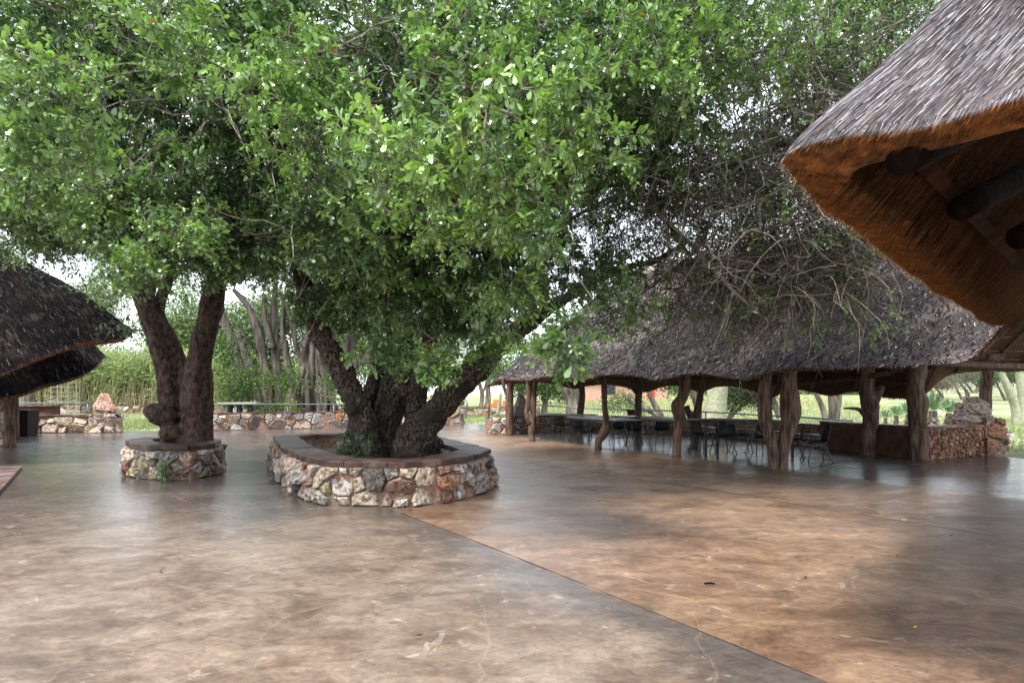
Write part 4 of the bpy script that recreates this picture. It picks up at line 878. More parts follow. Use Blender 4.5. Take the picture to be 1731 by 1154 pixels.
leafy = [(560, 400, 9.6, 1.3, .9, .8, 70), (450, 360, 10, 1.0, .9, .8, 50), (700, 500, 9.3, 1.2, .6, .5, 60), (820, 480, 8.8, 1.0, .6, .55, 50), (640, 380, 8.6, 1.5, .8, .8, 110), (560, 440, 13.8, 2.6, 1, 1.2, 60), (850, 380, 13.5, 2.6, 1, 1.7, 110),
         (1200, 280, 12.5, 3.6, 1.0, 1.3, 90), (540, 515, 10.6, .55, .4, .35, 18), (1400, 130, 11.5, 2.6, 1.0, 1.6, 80), (960, 470, 9.6, .8, .5, .4, 26), (1040, 450, 9.8, .5, .4, .3, 12), (1300, 10, 10, 3.0, 1.5, 1.2, 120), (1500, 20, 9.6, 1.8, 1.5, 1.4, 80),
         (600, 440, 11.5, 1.6, 1.2, 1.0, 60), (700, 450, 10.8, 1.9, 1.3, 1.1, 110), (640, 260, 9.8, 2.3, 2.2, 1.8, 230), (850, 240, 8.8, 2.1, 2.1, 1.6, 210), (700, 60, 9.5, 3.4, 2.6, 1.6, 240), (1000, 60, 9, 2.8, 2.6, 1.5, 220),
         (1000, 230, 8.8, 1.6, 1.6, 1.0, 90), (850, 430, 9.8, 1.3, 1.1, 1.0, 80), (800, 540, 10.2, 1.1, .7, .55, 45), (1060, 190, 8.5, 1.4, 1.4, .7, 70), (560, 520, 11.2, .8, .6, .5, 26), (640, 500, 10.8, 1.0, .6, .7, 44),
         (760, 330, 12.8, 3.8, 1.3, 2.2, 150), (900, 20, 12, 4.5, 2, 2, 150), (500, 20, 9, 2.5, 2, 1.3, 120), (500, 200, 10.5, 1.5, 1.5, 1.5, 80)]
near = [(790, 240, 5.3, 1.15, .8, .38, 34), (650, 265, 5.7, .75, .6, .32, 15), (960, 150, 5.2, .55, .5, .32, 13), (1000, 235, 5.2, .3, .3, .2, 5), (860, 330, 5.8, .65, .5, .35, 14), (905, 395, 5.6, .2, .2, .25, 4), (680, 585, 8.6, .8, .4, .34, 26), (870, 520, 7.4, .5, .4, .5, 15), (955, 605, 5.6, .18, .15, .22, 5), (960, 540, 6.0, .3, .3, .25, 6), (735, 625, 8.2, .35, .2, .25, 9), (820, 575, 9.4, .6, .3, .3, 12), (810, 380, 6.8, .8, .5, .4, 16),
        (720, 340, 7.2, 1.2, .8, .6, 28), (900, 260, 7.2, 1.2, .8, .7, 30), (560, 260, 7.4, 1.0, .8, .6, 24), (500, 110, 7, 1.1, .9, .6, 26), (800, 90, 7, 1.4, 1.0, .6, 32), (1050, 120, 7.2, 1.1, .9, .6, 26), (1200, 60, 7.6, 1.2, 1, .6, 22), (640, 440, 8.4, 1.2, .7, .5, 24), (1060, 500, 8.8, .5, .4, .35, 8)]
sparse = [(1250, 90, 8.6, 2.2, 2.2, 1.3, 130), (1420, 70, 8.8, 1.8, 1.6, 1.2, 110), (1150, 300, 9.5, 1.6, 1.4, .8, 70), (1250, 420, 9.0, 1.6, .8, .8, 18), (1380, 330, 8.6, 1.0, .8, .8, 16), (1420, 560, 9.6, 1.2, .5, .25, 12), (1050, 430, 10.5, .9, .8, .4, 30), (1060, 540, 10.6, 1.0, .5, .55, 34), (1330, 520, 9.4, 2.0, .8, .4, 30), (1440, 440, 9, 1.0, .8, .7, 30), (1350, 180, 9, 1.5, 1.2, .8, 40)]
bare = [(1160, 420, 10.6, 1.7, 1.1, 1.3, 80), (1300, 350, 9.6, 1.9, 1.3, 1.2, 100), (1250, 250, 9.6, 2.4, 1.5, .9, 80), (1400, 420, 9.2, 1.2, 1.0, 1.0, 100), (1050, 320, 10.4, 1.6, 1.2, .9, 80), (1230, 480, 9.8, 1.8, .8, .7, 90), (800, 110, 10.5, 2.4, 1.5, 1.0, 60), (1420, 200, 9, 1.2, 1.1, 1.2, 70)]
T1, _ = ell(leafy); T2, _ = ell(near); T3, _ = ell(sparse); T4, _ = ell(bare)
TT = np.vstack([T1, T2, T3, T4]); kind = np.concatenate([np.zeros(len(T1)), np.ones(len(T2)), np.full(len(T3), 2), np.full(len(T4), 3)])
TT = np.where(TT[:, 2:3] < 2.0, TT*[1, 1, 0]+[0, 0, 2.0], TT)
# keep clear of the near roof and the pavilion roof
def clear(P):
    rx, ry = P[:, 0]-1.27, P[:, 1]-2.64; ins = (rx*.707-ry*.707 > -.3) & (rx*.707+ry*.707 > -.2)
    return ~ins
mk = clear(TT); TT, kind = TT[mk], kind[mk]
A, pr, r, nfix, tips = grow(ML, TT, .28, .13)
# tips were visited in sorted order: match each tip to its nearest target
tk = np.array([kind[np.argmin(np.sum((TT-A[t])**2, 1))] for t in tips])
br = MB(); branch_mesh(br, A, pr, r, nfix)
lv = MB(); tipd = nrm(A[tips]-A[pr[tips]])
q = tk == 0; young = np.clip(rng.normal(.12, .18, q.sum()), 0, .8)
sprays(lv, br, A[tips[q]], tipd[q], 6, (.16, .42), 12, .112, young)
q = tk == 1; sprays(lv, br, A[tips[q]], tipd[q], 7, (.14, .38), 11, .106, np.clip(rng.normal(.42, .25, q.sum()), .05, 1), droop=.55, tw=.003)
q = tk == 2; sprays(lv, br, A[tips[q]], tipd[q], 4, (.15, .4), 9, .092, np.clip(rng.normal(.22, .2, q.sum()), 0, .8))
# leafy side shoots along the inner branches, so the crown has depth
inner = np.where((np.arange(len(A)) >= nfix) & (r < .012) & (A[:, 1] > 6.5))[0]
nk = np.array([0.]*0); sel = rng.choice(inner, min(len(inner), 1900), replace=False)
kk = np.array([kind[np.argmin(np.sum((TT-A[t])**2, 1))] for t in sel]); sel0 = sel[kk == 0]
sprays(lv, br, A[sel0], rdir(len(sel0)), 3, (.18, .42), 9, .09, np.clip(rng.normal(.05, .12, len(sel0)), 0, .5))
print('leaves', lv.n//6); part(lv, 'foliage', m_leaf, mt_)
part(br, 'branches', m_twig, mt_)
# bare, tangled twigs
bt = MB(); q = tips[tk == 3]; selb = np.concatenate([q, sel[kk == 3]])
def tangle(mb, S, n_sub, ln, r0=.004, seg=5, droop=.1, col=(.34, .30, .27)):
    P = np.repeat(S, n_sub, 0); D = rdir(len(P)); l = rng.uniform(*ln, len(P))/seg; c = rng.uniform(.35, 1.25, (len(P), 1))*np.array([col])
    for k in range(seg):
        D = nrm(D+rdir(len(P))*.42-np.array([0, 0, droop])); Q = P+D*l[:, None]; rr0 = r0*(1-k/seg*.7); segs(mb, P, Q, np.full(len(P), rr0), np.full(len(P), r0*(1-(k+1)/seg*.7)), 3, c); P = Q
    return P
tangle(bt, A[selb], 5, (.5, 1.5), .0085, 6, .14, (.62, .58, .54))
sel2 = sel[kk == 2]; tangle(bt, A[sel2], 5, (.4, 1.1), .0045, 5, .05, (.5, .47, .43))
tangle(bt, A[sel0[::2]], 2, (.3, .9), .0032, 4, .2)
cB, _ = ell([(350, 120, 8.2, 1.2, .8, .7, 16), (680, 90, 8.0, 1.3, .6, .6, 16), (560, 330, 8.6, 1.2, .7, .8, 12), (880, 430, 9.0, .8, .5, .5, 10), (1150, 300, 9.2, 1.2, .8, .8, 26), (1300, 330, 8.8, 1.3, .8, .9, 34), (1400, 200, 8.6, 1.0, .8, .9, 24), (1250, 450, 9.0, 1.4, .6, .5, 18), (720, 120, 9.0, 1.6, .8, .7, 22), (1050, 130, 8.6, 1.4, .8, .6, 14)]); cB = cB[clear(cB)]
nb_ = A[np.array([np.argmin(np.sum((A-c)**2, 1)) for c in cB])]; segs(bt, nb_, cB, np.full(len(cB), .018), np.full(len(cB), .014), 6, np.full((len(cB), 3), .5))
for rep_ in range(2):
    E2 = tangle(bt, cB, 1, (1.0, 2.6), .015, 9, .08, (.62, .59, .55)); tangle(bt, E2, 3, (.3, .8), .005, 4, .1, (.55, .52, .48))
# hanging vines
for px, py, Y_, L_ in ((655, 420, 9.5, 1.3), (675, 400, 9.4, 1.0), (760, 430, 9.2, 1.2), (770, 420, 9.5, 1.5), (640, 460, 9.6, .8), (1240, 470, 9.4, .9), (1130, 330, 8.8, 1.6), (920, 250, 5.0, .35), (1260, 300, 8.9, 1.5), (1350, 330, 8.8, 1.3)):
    p = at(px, py, Y_); n_ = 9; P = [p]
    for k in range(n_): P.append(P[-1]+np.array([rng.normal(0, .035), rng.normal(0, .03), -L_/n_]))
    tube(bt, P, np.linspace(.012, .005, len(P)), 6, n=24, col=(.55, .48, .42))
for q_ in (((955, 375, 9.6, .03), (1060, 330, 9.4, .028), (1150, 395, 9.2, .03), (1240, 492, 9.0, .03), (1300, 545, 9.0, .012)), ((1240, 492, 9.0, .028), (1225, 540, 9.0, .022), (1205, 590, 9.0, .012)), ((1310, 470, 8.8, .012), (1255, 440, 9.0, .02), (1242, 480, 9.0, .02)),
          ((1200, 362, 8.6, .022), (1265, 345, 8.5, .018), (1330, 318, 8.4, .010)), ((830, 200, 8, .03), (900, 130, 8, .028), (1010, 60, 8, .02), (1100, 30, 8, .014)), ((60, 0, 8, .02), (100, 20, 8, .02), (160, 40, 8, .01)),
          ((1000, 545, 10, .012), (1080, 500, 10, .02), (1170, 430, 10, .03), (1200, 380, 10, .03))):
    P, R0 = LP(*q_); tube(bt, P, R0, 8, n=len(P)*7, gnarl=.3, freq=6, col=(.62, .60, .56))
part(bt, 'bare_twigs', m_twig, mt_)

# --- left tree
lt = thing('broadleaf_tree', 'dark twin-trunked tree with round burl in the small round planter', 'tree', (-7.1, 12, .4))
LL = [LP((300, 760, 12.0, .36), (292, 710, 12.0, .30), (284, 650, 12.0, .27), (276, 600, 12, .27), (256, 545, 11.95, .26), (236, 492, 11.9, .22), (200, 430, 11.7, .16), (150, 340, 11.4, .1), (90, 250, 11, .07)),
      LP((312, 740, 12.1, .25), (318, 660, 12.1, .2), (298, 590, 12.15, .17), (268, 530, 12.1, .17), (285, 470, 12, .13), (300, 400, 11.7, .1)),
      LP((330, 762, 11.9, .40), (333, 700, 11.9, .37), (334, 640, 11.9, .34), (345, 570, 11.9, .27), (360, 510, 11.9, .25), (374, 462, 12, .19), (405, 436, 12.1, .13), (450, 425, 12.2, .09), (510, 400, 12.2, .05)),
      LP((362, 505, 11.9, .18), (352, 430, 11.6, .15), (310, 320, 11, .12), (270, 200, 10.2, .09), (240, 80, 9.6, .06)),
      LP((352, 430, 11.6, .1), (400, 320, 11.2, .09), (430, 200, 10.8, .07), (440, 80, 10.4, .05)),
      LP((250, 525, 11.9, .12), (262, 440, 11.2, .1), (250, 340, 10, .08), (190, 220, 8.8, .06), (130, 140, 7.6, .04)),
      LP((200, 430, 11.7, .1), (120, 400, 11, .07), (60, 400, 10.4, .05), (0, 380, 10, .03))]
def burl(mb):
    c = at(268, 697, 11.65)
    import bmesh
    for dc, s in (((0, 0, 0), .23), ((-.07, -.03, .04), .20), ((.12, .05, -.05), .22), ((.25, .05, -.42), .24), ((.02, 0, -.10), .2)):
        bm = bmesh.new(); bmesh.ops.create_icosphere(bm, subdivisions=2, radius=s); V = np.array([v.co[:] for v in bm.verts]); fs = np.array([[v.index for v in f.verts] for f in bm.faces]); bm.free(); mb.add(V*[1.1, 1, .85]+c+np.array(dc), fs)
    P, R0 = LP((325, 645, 11.5, .05), (333, 625, 11.45, .05), (334, 590, 11.5, .04), (330, 560, 11.55, .03)); tube(mb, P, R0, 8, n=16)
trunk_obj(LL, lt, m_bark2, .035, .05, .09, burl)
leafy = [(150, 170, 9.5, 2.2, 2.0, 1.5, 190), (330, 130, 9.5, 2.0, 2.0, 1.6, 190), (50, 300, 9, 1.4, 1.4, 1.0, 110), (250, 330, 9.0, 1.6, 1.4, .9, 130), (420, 300, 10.5, 1.4, 1.3, 1.2, 110), (180, 20, 9.5, 3.2, 2.2, 1.3, 190), (0, 130, 9, 1.8, 1.8, 1.8, 100),
         (440, 440, 11.6, .9, .6, .4, 26), (130, 330, 12.5, 3.0, 1.2, 1.5, 90), (300, 250, 13, 3.0, 1.2, 2.2, 110), (480, 130, 12, 2, 1.5, 2, 80), (300, 400, 10.2, 1.3, .9, .45, 50), (200, 350, 8.6, 1.2, .8, .6, 60), (420, 400, 10.4, .9, .7, .5, 36), (330, 440, 9.4, .8, .5, .35, 22), (110, 380, 10.5, 1.3, .8, .5, 36)]
near = [(60, 130, 5.6, .7, .5, .35, 16), (110, 230, 6.0, .6, .5, .35, 14), (290, 60, 6.2, .7, .6, .35, 16), (300, 395, 7.6, .6, .4, .30, 16), (230, 440, 7.2, .32, .3, .22, 9), (420, 140, 6, .25, .3, .3, 5), (60, 320, 7, .6, .5, .4, 12), (370, 450, 9.8, .4, .3, .15, 6)]
sparse = [(90, 415, 10.5, 1.1, .8, .35, 36), (200, 400, 11, .9, .8, .5, 26), (260, 480, 11.0, .7, .4, .3, 10), (180, 480, 12.5, .8, .5, .4, 14), (200, 545, 10, .15, .15, .1, 3)]
T1, _ = ell(leafy); T2, _ = ell(near); T3, _ = ell(sparse); TT = np.vstack([T1, T2, T3]); kind = np.concatenate([np.zeros(len(T1)), np.ones(len(T2)), np.full(len(T3), 2)])
A, pr, r, nfix, tips = grow(LL, TT, .28, .13); tk = np.array([kind[np.argmin(np.sum((TT-A[t])**2, 1))] for t in tips]); tipd = nrm(A[tips]-A[pr[tips]])
br = MB(); branch_mesh(br, A, pr, r, nfix); lv = MB()
q = tk == 0; sprays(lv, br, A[tips[q]], tipd[q], 6, (.16, .42), 12, .112, np.clip(rng.normal(.16, .18, q.sum()), 0, .8))
q = tk == 1; sprays(lv, br, A[tips[q]], tipd[q], 8, (.18, .40), 10, .105, np.clip(rng.normal(.4, .2, q.sum()), .1, 1), droop=.3)
q = tk == 2; sprays(lv, br, A[tips[q]], tipd[q], 5, (.2, .5), 9, .085, np.clip(rng.normal(.1, .15, q.sum()), 0, .5))
inner = np.where((np.arange(len(A)) >= nfix) & (r < .012) & (A[:, 1] > 6.5))[0]; sel = rng.choice(inner, min(len(inner), 1000), replace=False)
sprays(lv, br, A[sel], rdir(len(sel)), 3, (.18, .42), 9, .09, np.clip(rng.normal(.05, .12, len(sel)), 0, .5)); tangle(br, A[sel[::2]], 2, (.3, .9), .0035, 4, .1)
part(lv, 'foliage', m_leaf, lt); part(br, 'branches', m_twig, lt)

# small plants in and at the planters
def leafy_plant(name, label, c, h, n, leaf, spread=.2, cat='plant', group=None):
    t = thing(name, label, cat, c, group); l_, s_ = MB(), MB(); c = np.array(c, float)
    tips = c+np.stack([rng.normal(0, spread*.6, n), rng.normal(0, spread*.6, n), rng.uniform(.25, 1, n)*h], 1)
    segs(s_, np.repeat(c[None], n, 0), tips, np.full(n, .006), np.full(n, .004), 4, np.full((n, 3), .5))
    sprays(l_, s_, tips, rdir(n)+[0, 0, .5], 3, (.06, .14), 7, leaf, np.full(n, .15)); part(s_, 'stems', m_twig, t); part(l_, 'leaves', m_leaf, t)
p = G(277, 813); leafy_plant('weed', 'small glossy green weed growing at the foot of the small planter', (p[0], p[1]-.05, 0), .30, 12, .07, .13)
p = G(243, 808); leafy_plant('weed', 'tiny low green weed left of the bigger one at the small planter', (p[0], p[1]-.05, 0), .10, 4, .05, .08)
p = G(535, 848); leafy_plant('weed', 'tiny green tuft at the front left foot of the large planter', (p[0], p[1]-.04, 0), .07, 4, .035, .06)
p = G(780, 840); leafy_plant('weed', 'tiny green tuft at the front right foot of the large planter', (p[0], p[1]-.04, 0), .09, 4, .035, .05)
t = thing('creeper', 'dark green creeper climbing the left roots inside the large planter', 'climbing plant', (-3.2, 11, .3)); l_, s_ = MB(), MB()
tip = np.vstack([at(rng.uniform(572, 628), rng.uniform(735, 782), rng.uniform(10.6, 11.0)) for _ in range(60)]+[at(600+rng.normal(0, 9), rng.uniform(690, 740), 11.6) for _ in range(20)])
dn = tip.copy(); dn[:, 2] -= .15; segs(s_, dn, tip, np.full(len(tip), .004), np.full(len(tip), .003), 3, np.full((len(tip), 3), .5))
sprays(l_, s_, tip, rdir(len(tip)), 4, (.06, .16), 7, .055, np.zeros(len(tip))); part(s_, 'stems', m_twig, t); part(l_, 'leaves', m_leaf, t)

# ---------------------------------------------------------------- background vegetation
def bg_tree(name, label, base, limbs, clumps, n_leaf, leaf, cols, mat=None, group=None, cat='tree', bare_n=0, wr=.6, tv=1.0, fl=0.0):
    t = thing(name, label, cat, base, group)
    if limbs:
        mb = MB()
        for P, R0 in limbs: tube(mb, P, R0, 12, n=len(P)*6, gnarl=.3, freq=.9, flute=fl or .08, seed=rng.uniform(0, 9))
        part(mb, 'trunk', mat or m_bgbark, t, True)
    if clumps:
        cl = np.array(clumps, float); vol = cl[:, 3]*cl[:, 4]*cl[:, 5]; m = rng.choice(len(cl), n_leaf//14, p=vol**.7/(vol**.7).sum())
        C_ = cl[m, :3]+rdir(len(m))*(rng.random((len(m), 1))**.5)*cl[m, 3:6]
        lm = MB(); B = np.repeat(C_, 14, 0)+rng.normal(0, leaf*2.2, (len(m)*14, 3)); nL = len(B); c = np.array(cols)[rng.integers(0, len(cols), len(m))]; c = np.repeat(c, 14, 0)*rng.uniform(.65, 1.35, (nL, 1))*tv
        lf = rng.uniform(.7, 1.3, nL)*leaf; leaves(lm, B, rdir(nL)+[0, 0, -.2], rdir(nL)+[0, 0, .8], lf, lf*wr, c); part(lm, 'foliage', m_bgleaf, t)
        if bare_n or limbs:
            tw = MB(); k = rng.choice(len(C_), min(len(C_), 60+bare_n)); cen = np.array([cl[:, 0].mean(), cl[:, 1].mean(), cl[:, 2].min()]) if not limbs else None
            ends = np.array([P[-1] for P, _ in limbs]) if limbs else cen[None]; near_ = ends[np.argmin(((C_[k][:, None]-ends[None])**2).sum(-1), 1)]
            mid = (C_[k]+near_)/2+rng.normal(0, .15, (len(k), 3)); q_ = leaf*.16; cc = np.full((len(k), 3), .45)
            segs(tw, near_, mid, np.full(len(k), q_*1.8), np.full(len(k), q_), 4, cc); segs(tw, mid, C_[k], np.full(len(k), q_), np.full(len(k), q_*.4), 4, cc)
            if bare_n: tangle(tw, C_[k], 5, (leaf*6, leaf*16), q_*.5, 4, 0, (.5, .47, .44))
            part(tw, 'branches', m_twig, t)
    return t
def cp(px, py, Y_, a, b, c): return (*at(px, py, Y_), a, b, c)
GR = [(.06, .11, .04), (.09, .155, .055), (.13, .20, .075)]; LG = [(.15, .215, .09), (.21, .28, .12), (.12, .18, .07)]; DG = [(.03, .065, .022), (.045, .09, .03), (.06, .12, .035)]
GY = [(.11, .13, .07), (.14, .15, .10), (.09, .11, .06)]
# grey multi-stemmed figs behind the long wall
Yf = 33
bg_tree('fig_tree', 'grey multi-stemmed tree left of the strangler fig, behind the wall railing', (at(450, 700, Yf)[0], Yf, 0),
        [LP((430, 712, Yf, 0.36), (418, 670, Yf, 0.29), (405, 620, Yf, 0.27), (385, 560, Yf, 0.24), (370, 510, Yf, 0.20), (350, 440, Yf, 0.14)), LP((440, 712, Yf-.5, 0.29), (432, 650, Yf, 0.22), (415, 600, Yf, 0.20), (400, 560, Yf, 0.14)),
         LP((455, 712, Yf, 0.32), (450, 640, Yf, 0.25), (438, 570, Yf, 0.22), (420, 520, Yf, 0.18), (395, 490, Yf, 0.11)), LP((472, 712, Yf+.5, 0.36), (468, 650, Yf+.5, 0.30), (466, 590, Yf+.5, 0.25), (462, 540, Yf+.5, 0.22), (465, 480, Yf+.5, 0.14), (455, 420, Yf, 0.11)),
         LP((468, 600, Yf+.5, 0.18), (480, 565, Yf+.5, 0.14), (500, 530, Yf, 0.11)), LP((492, 712, Yf, 0.25), (493, 660, Yf, 0.22), (484, 600, Yf, 0.18), (478, 560, Yf, 0.14), (480, 500, Yf, 0.10)), LP((510, 620, Yf, 0.14), (500, 580, Yf, 0.16), (490, 530, Yf, 0.14), (470, 490, Yf, 0.09)),
         LP((462, 590, Yf, 0.14), (448, 540, Yf, 0.14), (446, 500, Yf, 0.11))],
        [cp(400, 400, Yf, 4, 3, 2.5), cp(500, 420, Yf, 4, 3, 2.2), cp(330, 430, Yf, 3, 2, 1.5), cp(450, 640, Yf+2, 2.5, 1, 1.6), cp(400, 660, Yf-1, 1.6, .8, 1.2), cp(480, 540, Yf+3, 3, 1.5, 1.5)], 15000, .16, GR+DG, bare_n=60)
sfl = [LP((505+k*7.5, 714, 31.5+.25*math.sin(k*2.1), .11+.05*(k % 3)), (507+k*6.2, 660, 31.6+.3*math.cos(k*1.7), .12+.05*((k+1) % 3)), (512+k*4.8+5*math.sin(k*3), 600, 31.7+.3*math.sin(k), .12+.05*(k % 2)), (518+k*4.6+3*math.cos(k*2), 545, 31.8, .12), (505+k*9, 480, 31.8, .10)) for k in range(9)]
sfl += [LP((590, 708, 31, .12), (568, 690, 31.2, .14), (555, 650, 31.4, .16), (545, 610, 31.6, .14)), LP((640, 712, 31, .12), (600, 680, 31.3, .2), (580, 640, 31.5, .3), (590, 590, 31.7, .35), (610, 540, 31.8, .3)), LP((585, 640, 31.5, .2), (610, 610, 31.3, .22), (650, 618, 31, .15), (662, 640, 31, .1)),
        LP((548, 714, 31.2, .10), (552, 660, 31.3, .12), (540, 610, 31.4, .12)), LP((562, 714, 30.9, .06), (566, 680, 31, .08), (556, 640, 31.2, .08)), LP((496, 714, 31.2, .08), (502, 660, 31.3, .12), (512, 620, 31.5, .14))]
bg_tree('strangler_fig', 'huge grey fig with a curtain of aerial roots behind the wall railing', (at(535, 714, 31.5)[0], 31.5, 0), sfl, [cp(560, 470, 31, 4, 3, 2.5), cp(640, 520, 31, 3, 2, 2), cp(610, 660, 33, 1.8, 1, .8), cp(520, 560, 34, 2.5, 1, 1.5), cp(560, 640, 30.3, .7, .5, .8)], 11000, .16, GR+DG, fl=.22)
# shrubs between
bg_tree('shrub', 'dark green shrub with yellow-green leaves under the grey stems', (at(400, 700, 30.5)[0], 30.5, 0), [], [cp(375, 590, 31, 1.2, .8, 1.1), cp(430, 640, 30.5, 1.3, .7, .8), cp(490, 640, 30.5, 1.0, .7, .8), cp(470, 690, 30, 1.6, .6, .4), cp(395, 660, 30.5, 1.0, .6, .9), cp(455, 600, 34.5, 2.6, .8, 1.4)], 9000, .11, DG+[(.16, .22, .04)], cat='shrub')
bg_tree('shrub', 'green bushy undergrowth behind the leaning main stems', (at(620, 690, 36)[0], 36, 0), [], [cp(600, 640, 36, 2.2, 1, 1.6), cp(680, 620, 38, 3, 1, 1.8), cp(740, 640, 40, 2.5, 1, 1.5), cp(600, 690, 34, 2, .6, .5)], 6000, .14, GR+DG, cat='shrub')
# trees between the main tree and the pavilion
for px, pb, Y_, cy, s, lab, col in ((812, 694, 58, 620, 1.0, 'slim far tree just right of the parked car', LG), (876, 697, 47, 625, 1.0, 'bushy green tree behind the pavilion left corner', GR), (822, 692, 62, 560, 1.3, 'tall pale tree far behind the pavilion left corner', LG), (918, 700, 40, 650, .7, 'small leaning green tree behind the pavilion railing', DG+GR), (765, 690, 66, 600, 1.3, 'far tree partly hidden by the thick right stem', LG)):
    b = at(px, pb, Y_); gz = float(ground_z(b[0], Y_)); k = Y_/F
    bg_tree('lawn_tree', lab, (b[0], Y_, gz), [([(b[0], Y_, gz-.1), (b[0]+.2, Y_, gz+1.5), (b[0]-.1*s, Y_, H+(HZ-cy-25)*k), (b[0]+.3, Y_, H+(HZ-cy)*k)], [.28*s, .22*s, .18*s, .08]), ([(b[0]+.1, Y_, gz+1.2), (b[0]+.9*s, Y_, H+(HZ-cy-10)*k)], [.12, .06])],
            [(b[0], Y_, H+(HZ-cy)*k, 2.4*s, 1.8, 1.3*s), (b[0]+2*s, Y_+.5, H+(HZ-cy)*k-.5*s, 1.5*s, 1.3, .9*s), (b[0]-2*s, Y_+.3, H+(HZ-cy)*k-.3, 1.5*s, 1.3, .9*s), (b[0]+.5, Y_, H+(HZ-cy)*k+1.4*s, 1.8*s, 1.5, 1.1*s)], 5200, .17, col)
# behind the pavilion opening
b = at(970, 702, 33); bg_tree('lawn_tree', 'thick grey forked trunk behind the pale folding tables', (b[0], 33, 0), [LP((970, 706, 33, .5), (968, 680, 33, .46), (965, 655, 33, .5), (975, 620, 33, .4), (990, 560, 33, .3)), LP((962, 672, 33, .3), (952, 655, 33, .22), (940, 630, 33, .18))], [cp(970, 560, 33, 3, 2, 2), cp(920, 600, 34, 1.5, 1, 1)], 3500, .15, GR)
b = at(1130, 700, 30); bg_tree('lawn_tree', 'slender dark tree with curving stems seen between the pavilion posts', (b[0], 30, 0), [LP((1122, 712, 29, .16), (1110, 690, 29, .16), (1100, 668, 29, .14), (1095, 650, 29, .12), (1085, 610, 29, .1)), LP((1120, 708, 29, .13), (1095, 692, 29, .13), (1075, 684, 29, .11), (1060, 672, 29, .07))], [cp(1085, 600, 30, 2, 1, 1), cp(1110, 640, 31, 1.2, 1, .5)], 2600, .12, GR+GY)
b = at(1178, 700, 31); bg_tree('lawn_tree', 'small grey-stemmed tree left of the straight pavilion post, on the lawn', (b[0], 31, 0), [LP((1178, 712, 31, .28), (1180, 690, 31, .22), (1170, 660, 31, .16), (1160, 630, 31, .12))], [cp(1150, 645, 31, 1.4, 1, .6), cp(1180, 650, 32, 1.3, 1, .6)], 2400, .12, GR+GY)
bg_tree('shrub', 'dark rounded shrub beyond the railing, right of the thick grey trunk', (at(1040, 690, 38)[0], 38, 0), [], [cp(1040, 684, 38, 1.0, .7, .5), cp(1060, 672, 40, 1.1, .7, .5), cp(1080, 690, 39, .9, .6, .4)], 2200, .12, DG+GR, cat='shrub')
b = at(1210, 715, 27); bg_tree('fever_tree', 'thick smooth pale green fever tree trunk behind the pavilion seat wall', (b[0], 27, 0), [LP((1205, 724, 27, .52), (1207, 700, 27, .45), (1211, 665, 27, .43), (1217, 620, 27, .40), (1235, 540, 27, .36), (1260, 440, 27, .28), (1290, 340, 27, .18))], [cp(1290, 300, 27, 3, 2, 1), cp(1220, 340, 27, 3, 2, 1)], 3000, .12, LG, mat=m_fever)
b = at(1260, 710, 31); bg_tree('shrub', 'large dark green bush behind the dark-topped table', (b[0], 31, 0), [LP((1230, 712, 31, .12), (1240, 690, 31, .1), (1258, 665, 31, .06)), LP((1228, 712, 31, .1), (1255, 685, 31, .08), (1280, 668, 31, .05))], [cp(1250, 660, 31, 1.1, .8, .6), cp(1280, 672, 31, .9, .8, .55), cp(1235, 675, 31, .6, .6, .5), cp(1270, 640, 31, 1.2, .8, .6)], 5200, .12, DG, cat='shrub', bare_n=30)
b = at(1387, 705, 34); bg_tree('lawn_tree', 'slim dark trunk leaning left on the lawn, right of the forked post', (b[0], 34, 0), [LP((1396, 712, 34, .16), (1391, 690, 34, .15), (1380, 665, 34, .13), (1370, 645, 34, .1))], [cp(1370, 580, 34, 2, 1.4, 1.2)], 1300, .14, GR)
b = at(1410, 705, 36); bg_tree('lawn_tree', 'forked brown trunk on the lawn seen right of the slimmer leaning one', (b[0], 36, 0), [LP((1410, 708, 36, .3), (1411, 690, 36, .28), (1406, 660, 36, .25), (1400, 600, 36, .2)), LP((1410, 705, 36, .2), (1416, 680, 36, .2), (1420, 640, 36, .15))], [cp(1410, 560, 36, 3, 2, 2)], 2000, .14, GR)
b = at(1313, 700, 36); bg_tree('lawn_tree', 'small bent grey tree seen between the two arms of the forked post', (b[0], 36, 0), [LP((1318, 706, 36, .2), (1312, 685, 36, .18), (1305, 665, 36, .15), (1308, 640, 36, .12))], [cp(1310, 640, 36, 1.2, .8, .8)], 1300, .14, DG+GY)
